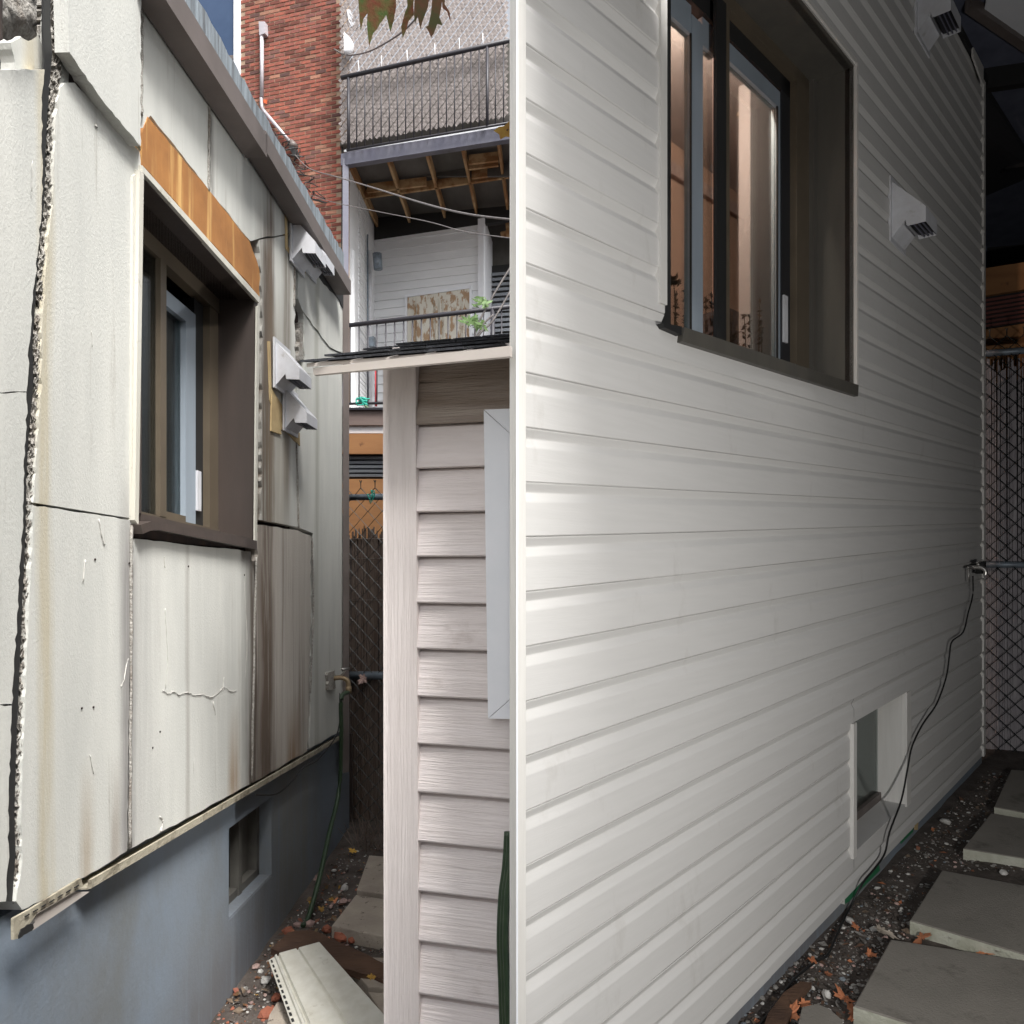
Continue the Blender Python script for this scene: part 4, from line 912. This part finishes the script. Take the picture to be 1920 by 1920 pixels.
def scatter(pxs, n, seed, mix_, name, smin, smax, avoid=lambda x, y: False, kind='chip'):
    rr = random.Random(seed); bs = {m: MB() for m, _ in mix_}; ms = [m for m, w_ in mix_ for _ in range(w_)]; i = 0; tries = 0
    while i < n and tries < n * 8:
        tries += 1; x, y = rr.uniform(pxs[0], pxs[2]), rr.uniform(pxs[1], pxs[3])
        if avoid(x, y): continue
        m = rr.choice(ms); s = smin * (smax / smin) ** (rr.random() ** 2.2); c = G(x, y, s * .35)
        if kind == 'chip': chunk(bs[m], c, s, rr, .6)
        else:
            u = V((rr.uniform(-1, 1), rr.uniform(-1, 1), rr.uniform(-.35, .35))).normalized() * s; v2 = u.cross(UP + V((rr.uniform(-.6, .6), rr.uniform(-.6, .6), 0))).normalized() * s * rr.uniform(.3, .7)
            bs[m].quad(c - u, c + v2 * .8, c + u, c - v2 + UP * s * .3)
        i += 1
    for m, b in bs.items():
        if b.v: tag(b.build(name[m] if isinstance(name, dict) else name, m, kind='stuff'), 'loose bits of rubble and litter strewn over dark soil', 'debris')
def avL(x, y):
    return x < 640 - (y - 1590) * .75 + 3 or x > 735
scatter((400, 1590, 735, 1935), 2300, 3, [('foam_bit', 3), ('stone_pink', 2), ('soil', 5), ('grit', 4), ('terracotta', 1)], 'gravel', .0015, .012, avL)
scatter((400, 1590, 735, 1935), 650, 4, [('leaf_orange', 2), ('leaf_yellow', 1), ('leaf_red', 3), ('rotten', 5), ('twig_bit', 5), ('stone_pink', 1)], 'leaf_litter', .006, .022, avL, 'leaf')
for i, (x, y, s, m, l) in enumerate([(622, 1686, .02, 'leaf_yellow', 'yellow leaf standing among stones left of the middle slab'), (628, 1690, .018, 'leaf_orange', 'orange leaf beside the yellow one, left of the middle slab'), (602, 1705, .02, 'leaf_yellow', 'yellow leaf near the hose end'),
    (595, 1648, .022, 'stone_pink', 'curled pinkish leaf behind the hose'), (661, 1596, .03, 'leaf_yellow', 'yellow-brown leaf at the base of the reed fence'), (697, 1830, .02, 'leaf_yellow', 'tan leaf on the end of the rotten board'), (550, 1752, .028, 'leaf_orange', 'orange leaf on the near end of the rotten board')]):
    tag(leafmesh('fallen_leaf', G(x, y, .03 if i != 5 else .09), s, m, V((random.uniform(-.3, .3), -.5, 1)), random.uniform(0, 6), 5), l, 'leaf', 'fallen leaves')
b = MB(); rr = random.Random(5)
for k in range(60):
    c = G(rr.uniform(665, 735), rr.uniform(1588, 1600), 0); b.tube([c, c + V((rr.uniform(-.12, .12), rr.uniform(-.05, .05), rr.uniform(.08, .2)))], .0015, 3)
tag(b.build('dry_grass', 'reed', kind='stuff'), 'dry grass stalks at the foot of the reed screen', 'grass')

# ------------------------------------------------------------------ RIGHT HOUSE (new siding)
H2 = thing('sided_house', RW.at(1400, 1905), 'house wall newly clad in pale grey grooved vinyl siding', 'house')
LX, RX = 985, 1838
Yl2, Yr2 = RW.S(LX), RW.S(RX)
Yl0 = 1.668
pitch = 101.9 / F * Yl2
v00 = RW.v(985, 1007)
v0w, v1w = RW.v(1606, 736, .018), RW.v(1606, 122, .018)          # main window opening
wx0, wx1 = 1250, 1606
bx0, bx1 = 1604, 1700; bv0, bv1 = RW.v(1596, 1612, .018), RW.v(1596, 1359, .018)
def RY(Y, v, off): return V((RW.c + RW.k * Y, Y, v + RW.sl * Y)) + RW.n * off
PR = [(0.0, .0), (.0005, .0125), (.003, .0150), (.078, .0150), (.081, .0142), (.084, .0124), (.099, .0022), (.1015, .0011), (.104, .0018), (.107, .0036), (.120, .0122), (.1232, .0134), (.1245, .0105)]
PR = [(a * pitch / .1245, o * .80) for a, o in PR]
def clip(pr, lo, hi):
    out = []
    for (a, oa), (b_, ob) in zip(pr, pr[1:]):
        if b_ <= lo or a >= hi: continue
        t0 = 0 if a >= lo else (lo - a) / (b_ - a); t1 = 1 if b_ <= hi else (hi - a) / (b_ - a)
        if not out: out.append((a + (b_ - a) * t0, oa + (ob - oa) * t0))
        out.append((a + (b_ - a) * t1, oa + (ob - oa) * t1))
    return out
vtop = RW.v(1838, 152); 
def course(k, Ya, Yb, lo=-99, hi=99, lift=0):
    if lift == 0 and Yb - Ya > 1.2:
        Ym = Ya + (Yb - Ya) * random.Random(k // 2 * 31 + int(Ya * 10)).uniform(.25, .75)
        course(k, Ya, Ym, lo, hi, .0001); course(k, Ym - .02, Yb, lo, hi, -.0012); return
    base = v00 + k * pitch; pr = clip([(base + a, o) for a, o in PR], max(lo, base - 1), hi)
    if len(pr) < 2 or Yb - Ya < .005: return
    n_ = max(1, int((Yb - Ya) / .25)); b = MB()
    n_ = max(2, n_)
    for i in range(n_ + 1):
        Y = Ya + (Yb - Ya) * i / n_
        for (v_, o_) in pr: b.v.append(RY(Y, v_ + .0010 * noise.noise(V((Y * 2, k, 0))), o_ + lift + .0016 * noise.noise(V((Y * 1.7, k * .7, 3)))))
    m_ = len(pr)
    for i in range(n_):
        for j in range(m_ - 1): a = i * m_ + j; b.f.append([a, a + 1, a + m_ + 1, a + m_]); b.mi.append(0)
    o = b.build('siding_course', 'siding', H2, smooth=False)
Ya_, Yb_ = RW.S(wx0, .018), RW.S(wx1, .018); Yc_, Yd_ = RW.S(bx0, .018), RW.S(bx1, .018)
vbot = RW.v(1500, 1777, .015)
for k in range(-13, 27):
    lo, hi = v00 + k * pitch, v00 + (k + 1) * pitch
    if lo > vtop + .02: continue
    L0 = vbot if lo < vbot else -99
    h_ = vtop if hi > vtop else 99
    inw = hi > v0w and lo < v1w; inb = hi > bv0 and lo < bv1
    if hi < vbot: continue
    if inw:
        course(k, Yl0, Ya_, L0, h_); course(k, Yb_, Yr2, L0, h_)
        if lo < v0w: course(k, Ya_, Yb_, L0, min(h_, v0w))
        if hi > v1w: course(k, Ya_, Yb_, max(L0, v1w), h_)
    elif inb:
        course(k, Yl0, Yc_, L0, h_); course(k, Yd_, Yr2, L0, h_)
        if lo < bv0: course(k, Yc_, Yd_, L0, bv0)
        if hi > bv1: course(k, Yc_, Yd_, bv1, h_)
    else: course(k, Yl0, Yr2, L0, h_)
def rbox(name, Ya, Yb, va, vb_, o0, o1, m, par=H2, kind=None):
    return prism(name, [RY(Ya, va, o1), RY(Yb, va, o1), RY(Yb, vb_, o1), RY(Ya, vb_, o1)], RW.n * (o0 - o1), m, par, kind)
for (Ya, Yb, va, vb_) in ((Yl2, Ya_, vbot, vtop), (Yb_, Yr2, bv1, vtop), (Ya_, Yb_, bv1, v0w), (Ya_, Yb_, v1w, vtop), (Ya_, Yc_, vbot, bv1), (Yd_, Yr2, vbot, bv1), (Yc_, Yd_, vbot, bv0)):
    rbox('sheathing', max(Ya, 1.73), Yb, va, vb_, -.03, -.004, 'backing')
rbox('foundation_wall', 1.74, Yr2 + .05, -2.2, vbot + .02, -.05, -.004, 'concrete')
# corner post with its return face toward the shed
vt2 = vtop + .1
rbox('corner_post', RW.S(968, .02), RW.S(986, .02), -1.9, vt2, 0, .020, 'siding_trim')
c0 = RW.pt(968, 0, .02)
prism('corner_return', [V((c0.x, c0.y, -1.9)), V((c0.x, c0.y, 3.15)), V((-.0045, SF.at(955, 1065).y - .02, 3.1)), V((-.0045, SF.at(955, 1065).y - .02, -1.9))], V((.004, 0, 0)), 'white_trim', H2)
prism('gable_wall', [V((.000, 1.9, -1.9)), V((.000, 1.9, 2.0)), V((.05, 11.5, 2.6)), V((.05, 11.5, -1.9))], V((.02, 0, 0)), 'white_paint', H2)
prism('roof', [V((.2, 2.0, 2.95)), V((4.5, 6.4, 3.4)), V((4.5, 11.5, 3.9)), V((.06, 11.5, 2.6)), V((.03, 2.2, 2.2))], UP * .05, 'shingle', H2)
rbox('end_trim', Yr2, RW.S(1841), vbot, vtop + .02, 0, .022, 'siding_trim')
for k in range(-13, 27):
    v_ = v00 + k * pitch
    if vbot < v_ < vtop: 
        b = MB(); b.prism([RY(Yr2 + .002, v_ + .004, .023), RY(Yr2 - .03, v_ + .002, .021), RY(Yr2 - .012, v_ - .012, .021), RY(Yr2 + .002, v_ - .03, .023)], RW.n * .002); b.build('panel_tab', 'siding_trim', H2)
rbox('eave_board', Yl2, Yr2 + .06, vtop + .0, vtop + .05, .0, .03, 'black')
prism('top_scrap', [RW.pt(1821, vtop - .03, .03), RW.pt(1841, vtop - .09, .03), RW.pt(1841, vtop + .03, .03), RW.pt(1822, vtop + .03, .03)], RW.n * .01, 'siding_trim', H2)
# J trim on the near side of the window
rbox('j_trim', Ya_ - .024, Ya_, v0w + .06, vtop, .0, .02, 'siding_trim')
rbox('j_trim', Yc_ - .028, Yc_, bv0 - .002, bv1, .0, .024, 'siding_trim')
rbox('j_trim', Yb_, Yb_ + .012, v0w, v1w + .02, -.01, .021, 'siding_trim')
prism('j_trim', [RY(Ya_, v1w + .005, .02), RY(Yb_, v1w + .005, .02), RY(Yb_, v1w + .025, .02), RY(Ya_, v1w + .025, .02)], -RW.n * .02, 'siding_trim', H2)
# main window
w2 = bpy.data.objects.new('window', None); C.objects.link(w2); w2.parent = H2; w2['wloc'] = list(wloc(H2))
D2 = .17
rbox('jamb', Yb_, Yb_ + .03, v0w, v1w, -D2 - .04, .006, 'olive', w2); rbox('jamb', Ya_ - .03, Ya_, v0w, v1w, -D2 - .04, -.006, 'black', w2)
rbox('soffit', Ya_ - .03, Yb_ + .03, v1w, v1w + .03, -D2 - .04, .006, 'olive', w2); rbox('sill', Ya_, Yb_, v0w - .03, v0w + .012, -D2 - .04, .004, 'black', w2)
prism('sill_flashing', [RW.at(1280, 640, .03), RW.at(1609, 743, .03), RW.at(1610, 722, .03), RW.at(1283, 613, .03)], -RW.n * .028, 'olive', w2)
prism('sill_end', [RW.at(1243, 605, .03), RW.at(1278, 612, .03), RW.at(1278, 628, .03), RW.at(1246, 614, .03)], -RW.n * .03, 'black', w2)
def Y2(px, off): return RW.S(px, off)
o_ = -D2
rbox('frame', Y2(1494, o_), Yb_, v0w, v1w, o_ - .05, o_, 'bronze', w2); rbox('frame', Y2(1517, o_), Yb_, v0w, v1w, o_, o_ + .02, 'olive', w2)
rbox('track', Y2(1478, o_), Y2(1494, o_), v0w, v1w, o_ - .07, o_ - .03, 'dark_grille', w2)
rbox('frame', Ya_, Yb_, v1w - .05, v1w, o_ - .05, o_, 'bronze', w2); rbox('frame', Ya_, Yb_, v1w - .12, v1w - .05, o_ - .08, o_ - .03, 'black', w2)
rbox('frame', Ya_, Yb_, v0w, v0w + .04, o_ - .05, o_, 'black', w2)
rbox('frame', Ya_, Y2(1258, o_), v0w, v1w, o_ - .05, o_, 'black', w2)
rbox('meeting_stile', Y2(1343, o_), Y2(1361, o_), v0w, v1w - .05, o_ - .012, o_ + .002, 'black', w2); rbox('meeting_stile', Y2(1361, o_), Y2(1368, o_), v0w, v1w - .05, o_ - .012, o_, 'bronze', w2)
oa = -.035 + o_
rbox('latch', Y2(1480, o_), Y2(1487, o_), v0w + .22, v0w + .42, o_ - .03, o_ - .022, 'pvc', w2)
vtS = RW.v(1470, 180, oa)
rbox('sash', Y2(1459, oa), Y2(1478, oa), v0w + .04, vtS, oa - .03, oa, 'alu', w2)
rbox('sash', Y2(1368, oa), Y2(1459, oa), vtS - .07, vtS, oa - .03, oa, 'alu', w2)
rbox('sash', Y2(1297, oa), Y2(1318, oa), v0w + .04, vtS - .03, oa - .03, oa, 'alu', w2)
rbox('sash', Y2(1258, oa), Y2(1297, oa), vtS - .10, vtS, oa - .03, oa - .002, 'alu', w2); rbox('sash', Y2(1318, oa), Y2(1343, oa), vtS - .10, vtS, oa - .03, oa - .002, 'alu', w2)
rbox('gasket', Y2(1295, oa), Y2(1297, oa), v0w + .04, vtS - .1, oa - .004, oa + .001, 'black', w2); rbox('gasket', Y2(1457, oa), Y2(1459, oa), v0w + .04, vtS - .07, oa - .004, oa + .001, 'black', w2)
rbox('pane', Y2(1258, oa), Y2(1297, oa), v0w + .04, vtS - .1, oa - .018, oa - .014, 'glass', w2); rbox('pane', Y2(1318, oa), Y2(1343, oa), v0w + .04, vtS - .1, oa - .018, oa - .014, 'glass', w2)
rbox('pane', Y2(1368, oa), Y2(1459, oa), v0w + .04, vtS - .07, oa - .018, oa - .014, 'glass', w2)
# lit room behind the window
rm = bpy.data.objects.new('room', None); C.objects.link(rm); rm.parent = H2; rm['wloc'] = list(wloc(H2))
ro = -D2 - .10; far = -1.05
rY0, rY1 = Ya_ - .2, Yb_ + .35
fp = [V((.07, 1.98, 0)), RW.pt(1185, 0, far), RW.pt(1600, 0, far), RY(rY1 + .9, 0, ro), RW.pt(1262, 0, ro)]
fp = [V((p.x, p.y, 0)) for p in fp]
for a_, b_, nm, m_ in ((0, 1, 'side_wall', 'room'), (1, 2, 'back_wall', 'room'), (2, 3, 'side_wall', 'room_white')):
    prism(nm, [fp[a_] - UP * .5, fp[b_] - UP * .5, fp[b_] + UP * 2.6, fp[a_] + UP * 2.6], V((.03, .03, 0)), m_, rm)
prism('ceiling', [p + UP * (v1w + .42) for p in fp], UP * .03, 'room_white', rm); prism('floor', [p - UP * .3 for p in fp], UP * .03, 'room_dark', rm)
rbox('door_panel', Y2(1407, -.5), Y2(1500, -.5), v0w - .3, v1w + .2, -.56, -.5, 'room_white', rm)
rbox('coving', RW.S(1200, far), RW.S(1600, far), v1w - .02, v1w + .05, far, far + .03, 'stone_pink', rm)
rbox('bed_head', Y2(1366, -.75), Y2(1425, -.75), v0w - .3, v0w + .62, -.95, -.75, 'room_dark', rm)
rbox('cabinet', Y2(1340, -.6), Y2(1440, -.6), v0w - .3, v0w + .26, -.7, -.6, 'room', rm)
tube('curtain_bracket', [RY(Y2(1385, -.6), RW.v(1385, 215, -.6), -.6), RY(Y2(1400, -.6), RW.v(1400, 209, -.6), -.6)], .012, 'brass', rm)
lp = bpy.data.lights.new('room_lamp', 'POINT'); lp.energy = 42; lp.color = (1, .78, .66); lp.shadow_soft_size = .03
lo_ = bpy.data.objects.new('room_lamp', lp); C.objects.link(lo_); lo_.location = RW.pt(1345, v1w + .09, -.30)
# dried plants on the inner sill
dp = thing('dried_flowers', RY(2.6, v0w + .04, -.25), 'dried flower stems on the sill inside the lit window', 'plant')
rr = random.Random(8)
for (px, top) in ((1263, 525), (1268, 545), (1285, 542), (1292, 575), (1324, 555), (1334, 548), (1373, 585), (1382, 610), (1395, 590), (1405, 592), (1425, 560), (1427, 600)):
    off = oa - .05; pb_ = RW.pt(px + rr.uniform(-3, 3), v0w + .01, off); pt_ = RW.at(px, top, off); mid = pb_.lerp(pt_, .5) + V((rr.uniform(-.01, .01), 0, 0))
    tube('stem', spl([pb_, mid, pt_], 4), .0022, 'plant' if rr.random() < .0 else 'rotten', dp, 4)
    b = MB()
    for k in range(9 if px != 1263 else 26):
        c = pb_.lerp(pt_, rr.uniform(.45, 1)) if px != 1263 else pt_ + V((rr.uniform(-.02, .02), 0, rr.uniform(-.012, .012))); a = V((rr.uniform(-1, 1), rr.uniform(-1, 1), rr.uniform(-.6, 1))).normalized() * .016
        q = a.cross(V((.3, 1, 0))).normalized() * .006; b.quad(c - a, c + q, c + a, c - q)
    b.build('flower_head', 'rotten', dp)
# basement window
w3 = bpy.data.objects.new('basement_window', None); C.objects.link(w3); w3.parent = H2; w3['wloc'] = list(wloc(H2))
rbox('side_trim', Yd_, Yd_ + .05, bv0, bv1, -.0, .020, 'siding_trim', w3)
rbox('reveal', Yd_ - .002, Yd_ + .02, bv0, bv1, -.13, .0, 'siding_trim', w3)
rbox('sill', Yc_, Yd_, bv0 - .01, bv0 + .012, -.12, .012, 'siding', w3); rbox('reveal', Yc_, Yd_, bv1, bv1 + .01, -.12, .004, 'siding', w3); rbox('reveal', Yc_ - .02, Yc_, bv0, bv1, -.12, .004, 'siding', w3)
rbox('frame', RW.S(1662, -.1), RW.S(1678, -.1), bv0 + .012, bv1, -.14, -.09, 'alu', w3)
rbox('frame', Yc_, Yd_, bv0 + .012, bv0 + .05, -.15, -.10, 'gutter', w3); rbox('pane', Yc_, Yd_, bv0, bv1, -.17, -.125, 'dark_board', w3)
rbox('pane', Yc_, RW.S(1662, -.11), bv0 + .05, bv1, -.124, -.118, 'glass', w3)
# vents
vent(RW, 1668, 396, 1.16, H2, .17); vent(RW, 1716, 12, 1.22, H2, .17)
# tap
t2 = bpy.data.objects.new('garden_tap', None); C.objects.link(t2); t2.parent = H2; t2['wloc'] = list(wloc(H2))
q = RW.at(1818, 1064, .02)
aR = V((RW.k, 1, 0)).normalized(); nR = RW.n
tube('spout', spl([q, q + nR * .06, q + nR * .085 - UP * .02, q + nR * .085 - UP * .05]), .013, 'chrome', t2)
tube('handle', [q + nR * .05 - aR * .05 + UP * .03, q + nR * .05 + aR * .05 + UP * .035], .008, 'chrome', t2); tube('valve_stem', [q + nR * .04, q + nR * .05 + UP * .035], .007, 'chrome', t2)
tube('lever', [q - aR * .12 + nR * .02, q - aR * .12 + nR * .02 - UP * .09], .006, 'chrome', t2); tube('pipe', [q - aR * .14 + nR * .02, q + aR * .06 + nR * .02], .010, 'chrome', t2)
tube('coupling', [q + aR * .05 + nR * .05 - UP * .04, q + aR * .05 + nR * .05 + UP * .04], .03, 'black', t2, 10)
kc = [(1824, 1080), (1824, 1115), (1815, 1150), (1806, 1185), (1785, 1203), (1780, 1230), (1774, 1270), (1756, 1320), (1730, 1358), (1710, 1400), (1702, 1440), (1690, 1500), (1668, 1560), (1659, 1600), (1640, 1628), (1618, 1655)]
pts = [RW.at(x, y, .04) for x, y in kc] + [G(x, y, .015) for x, y in ((1592, 1705), (1570, 1750), (1552, 1790), (1530, 1803), (1490, 1835), (1464, 1870), (1430, 1915), (1400, 1960))]
tag(tube('extension_cable', spl(pts, 5), .0045, 'cable'), 'black cable hanging from the tap down the new siding to the ground', 'cable')
# green membrane showing below the siding
face(RW, [(1576, 1694), (1584, 1696), (1584, 1685)], .004, 'foam_scrap', 'foam_bit', H2, .014)
face(RW, [(1583, 1696), (1592, 1690), (1650, 1632), (1648, 1618), (1610, 1655), (1583, 1683)], .004, 'green_membrane', 'tarp', H2, .010)
face(RW, [(1690, 1582), (1712, 1560), (1712, 1552), (1690, 1572)], .004, 'green_membrane', 'tarp', H2, .010)
face(RW, [(1715, 1548), (1722, 1542), (1721, 1556), (1716, 1556)], .004, 'foam_scrap', 'ply_pale', H2, .012)

# ------------------------------------------------------------------ behind the sided house: fence, beams, dark building, added light-blocking canopy
YG = 5.35
FG = Front(P(1845, 1065, YG).x, YG)
g2 = thing('chain_link_fence', FG.at(1860, 1440), 'dark chain-link fence over grey reed screening beside the new siding', 'fence')
zg = lambda py: (Y0 - py) / F * YG
link_mesh('wire_mesh', FG.at(1840, 1065) + UP * zg(1430), FG.e, UP, .62, zg(632) - zg(1430), .0535, .0036, g2)
tube('top_rail', [FG.at(1830, 664, -.014), FG.at(1990, 652, -.014)], .024, 'pipe', g2, 12); tube('middle_rail', [FG.at(1830, 1058, -.014), FG.at(1990, 1060, -.014)], .024, 'pipe', g2, 12)
reeds(FG.at(1835, 1065, -.05) + UP * zg(1420), FG.e, .7, zg(668) - zg(1420), g2, seed=4, m='reed_grey')
FH = Front(P(1845, 1065, 6.3).x, 6.3)
tw = thing('retaining_wall', FH.at(1860, 1420), 'timber beam wall with dark red corrugated strip behind the right fence', 'wall')
def fh(name, a, c, m, th=.06, off=0): return face(FH, [(1815, a + 6), (2020, a - 26), (2020, c - 26), (1815, c + 6)][::-1], th, name, m, tw, off)
fh('beam', 502, 553, 'beam', off=.03); fh('backing', 552, 618, 'black', off=-.02)
for k in range(7): fh('corrugation', 560 + k * 8, 564.5 + k * 8, 'red_metal', .02, .0)
fh('beam', 617, 720, 'beam', off=.03); fh('backing', 720, 1460, 'backing', .06)
FD = Front(P(1845, 1065, 8.0).x, 8.0)
db = thing('dark_building', FD.at(1860, 1400), 'dark unlit building with a balcony railing beyond the right fence', 'building')
FDf = lambda name, pts, th, m, off=0: face(FD, pts, th, name, m, db, off)
FDf('wall', [(1780, 1500), (2150, 1500), (2150, -200), (1780, -200)], .3, 'navy', -.6)
for x in (1858, 1876, 1897, 1915): FDf('cladding_batten', [(x, 470), (x + 3, 470), (x + 3, 130), (x, 130)], .04, 'steel', -.5)
tube('top_rail', [FD.at(1845, 298, 0), FD.at(2000, 275, 0)], .03, 'rail', db, 8); tube('rail', [FD.at(1845, 311, 0), FD.at(2000, 289, 0)], .02, 'rail', db, 8); tube('bottom_rail', [FD.at(1845, 436, 0), FD.at(2000, 425, 0)], .02, 'rail', db, 8)
for x in (1852, 1872, 1892, 1912): tube('baluster', [FD.at(x, 305, 0), FD.at(x, 435, 0)], .018, 'rail', db, 6)
FDf('balcony_slab', [(1780, 500), (2150, 500), (2150, 440), (1780, 446)], .5, 'black', .02)
FDf('post', [(1842, 1400), (1851, 1400), (1851, 150), (1842, 150)], .1, 'navy', .05)
# added roof and walls, mostly out of view, shaped to keep the daylight out
cv = thing('daylight_blocking_roof', V((3, 4, 3.4)), 'added dark roof keeping daylight off the new siding', 'roof')
ZC = 3.42
def cz(x, y): return V((x, y, ZC + .0 * y))
def C_(px, py): d = ray(px, py); return d * (ZC / d.z)
wl = lambda Y: RW.c + RW.k * Y
ZL = 1.98
prism('low_roof_blocker', [V((-.04, 1.95, ZL - .3)), V((.15, 1.5, ZL - .3)), V((.5, 1.1, ZL - .25)), V((1.02, .5, ZL - .1)), V((.9, -.2, ZL)), V((.6, -.7, ZL)), V((.34, -5, ZL)), V((1.75, -5, ZL)), V((1.75, .2, ZL)), V((3.15, 1.95, ZL))], UP * .05, 'dark_wall', cv)
prism('roof_step_blocker', [V((wl(1.95) + .06, 1.95, ZL)), V((3.15, 1.95, ZL)), V((3.15, 1.95, ZC + .06)), V((wl(1.95) + .06, 1.95, ZC + .06))], V((0, -.04, 0)), 'dark_wall', cv)
prism('roof_panel_blocker', [cz(wl(1.95) - .06, 1.95), cz(3.2, 1.95), cz(8.5, 8.4), cz(8.5, 9.3), cz(3.6, 9.3), cz(2.6, 5.0), cz(wl(4.9) - .6, 4.9)], UP * .06, 'navy', cv)
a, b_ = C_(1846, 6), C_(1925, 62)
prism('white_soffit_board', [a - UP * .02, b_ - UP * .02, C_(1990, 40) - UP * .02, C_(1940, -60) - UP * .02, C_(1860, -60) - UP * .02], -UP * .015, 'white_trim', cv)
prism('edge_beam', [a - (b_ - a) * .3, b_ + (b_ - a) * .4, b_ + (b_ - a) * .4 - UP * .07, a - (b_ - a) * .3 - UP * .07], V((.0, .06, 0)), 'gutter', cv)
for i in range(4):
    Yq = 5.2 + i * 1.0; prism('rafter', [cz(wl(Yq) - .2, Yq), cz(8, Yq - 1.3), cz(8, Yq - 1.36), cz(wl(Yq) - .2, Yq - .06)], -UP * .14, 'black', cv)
cw = thing('daylight_blocking_wall', V((4.5, 4.5, -1.4)), 'added dark board walls shutting daylight away from the new siding', 'wall')
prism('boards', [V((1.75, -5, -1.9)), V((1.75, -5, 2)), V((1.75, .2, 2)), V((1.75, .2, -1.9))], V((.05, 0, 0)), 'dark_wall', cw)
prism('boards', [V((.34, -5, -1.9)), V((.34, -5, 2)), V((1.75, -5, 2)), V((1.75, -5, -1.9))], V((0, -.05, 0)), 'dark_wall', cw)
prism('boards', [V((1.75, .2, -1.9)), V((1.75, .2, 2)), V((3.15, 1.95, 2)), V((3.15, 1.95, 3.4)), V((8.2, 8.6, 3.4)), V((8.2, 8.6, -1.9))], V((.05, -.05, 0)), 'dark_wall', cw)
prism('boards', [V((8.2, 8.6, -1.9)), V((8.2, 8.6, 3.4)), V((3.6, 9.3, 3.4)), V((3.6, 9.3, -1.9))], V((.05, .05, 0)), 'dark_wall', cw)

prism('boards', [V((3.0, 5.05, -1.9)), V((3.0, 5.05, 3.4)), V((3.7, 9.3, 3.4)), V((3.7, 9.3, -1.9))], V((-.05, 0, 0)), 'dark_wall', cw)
prism('boards', [V((.34, -.3, -1.9)), V((.34, -.3, 2)), V((.34, -5, 2)), V((.34, -5, -1.9))], V((.05, 0, 0)), 'dark_wall', cw)  # partition added behind the camera to block daylight from the left
# ------------------------------------------------------------------ right ground
slabpoly([(1670, 1763), (1915, 1802), (1990, 1815), (1990, 2010), (1600, 1888)], .055, 'nearest and largest grey paving slab, lower right', 'slab_clean')
slabpoly([(1766, 1633), (1915, 1661), (1990, 1676), (1990, 1812), (1706, 1727)], .055, 'grey paving slab second nearest on the right', 'slab_clean')
slabpoly([(1858, 1526), (1915, 1536), (1990, 1548), (1990, 1622), (1806, 1592)], .05, 'grey paving slab third from the front on the right', 'slab_clean')
slabpoly([(1896, 1444), (1990, 1450), (1990, 1538), (1864, 1514)], .045, 'farthest grey paving slab by the right fence', 'slab_clean')
slabpoly([(1504, 1890), (1532, 1884), (1556, 1894), (1580, 1915), (1560, 1990), (1480, 1990)], .04, 'small greenish stone slab at the bottom edge on the right', 'slab_clean')
rt = [G(x, y, .03) for x, y in ((1500, 1840), (1522, 1842), (1500, 1868), (1470, 1925), (1420, 1960), (1440, 1900), (1470, 1860))]
tag(prism('wet_board', rt, UP * -.02, 'rotten'), 'dark reddish brown board beside the black cable at the bottom', 'board')
def avR(x, y):
    if x < 1845 - (y - 1440) * 1.0 + 12: return True
    return (y > 1763 and x > 1678 - (y - 1763) * .62) or (1633 < y < 1730 and x > 1768 - (y - 1633) * .64) or (1526 < y < 1595 and x > 1860 - (y - 1526) * .8)
scatter((1385, 1445, 1930, 1930), 4200, 13, [('foam_bit', 2), ('stone_pink', 1), ('soil', 6), ('grit', 8), ('weathered', 1)], 'gravel', .0015, .013, avR)
scatter((1600, 1500, 1930, 1930), 260, 23, [('foam_bit', 2), ('grit', 4), ('soil', 4)], 'gravel', .001, .004, lambda x, y: not avR(x, y) or x < 1845 - (y - 1440) + 12)
scatter((1385, 1445, 1930, 1930), 700, 14, [('leaf_orange', 1), ('leaf_red', 2), ('rotten', 5), ('twig_bit', 6), ('grit', 4)], 'leaf_litter', .005, .024, avR, 'leaf')
for i, (x, y, s, lg, l) in enumerate([(1728, 1757, .045, 1, 'orange leaf between the two nearest right slabs'), (1845, 1783, .04, 1.2, 'orange leaf pressed along the gap between slabs, near the right edge'), (1630, 1789, .032, 1, 'orange leaf left of the nearest slab corner'),
     (1526, 1802, .022, 1, 'small orange leaf beside the black cable'), (1550, 1824, .026, 1, 'small orange leaf right of the cable'), (1585, 1872, .06, .5, 'long torn orange leaf left of the nearest slab'), (1508, 1882, .035, 1, 'orange leaf near the greenish stone'),
     (1480, 1902, .05, .9, 'large orange leaf at the bottom edge'), (1600, 1900, .045, 1, 'orange leaf under the front corner of the nearest slab'), (1606, 1737, .03, 1, 'orange leaf on the soil beside the foundation')]):
    tag(leafmesh('fallen_leaf', G(x, y, .02), s, 'leaf_orange', V((random.uniform(-.2, .2), -.3, 1)), random.uniform(0, 6), 5, .3, None, lg), l, 'leaf', 'fallen orange leaves by the right slabs')
for i, (x, y, r, l) in enumerate([(1773, 1540, .028, 'pale round stone near the siding, far up the right path'), (1882, 1636, .03, 'white stone between slabs at the right edge'), (1592, 1725, .02, 'white chip beside the foundation'), (1551, 1864, .02, 'white chip left of the orange torn leaf'),
     (1640, 1742, .018, 'white chip on the soil near the slab corner'), (1645, 1665, .016, 'white chip just left of the second slab')]):
    one('stone', x, y, r, 'foam_bit', l, 'stone', 'white stones by the right slabs', i + 40)
tag(leafmesh('fallen_leaf', G(1652, 1742, .025), .05, 'slab', V((0, -.2, 1)), 1, 5), 'grey curled leaf near the nearest right slab', 'leaf', 'fallen orange leaves by the right slabs')
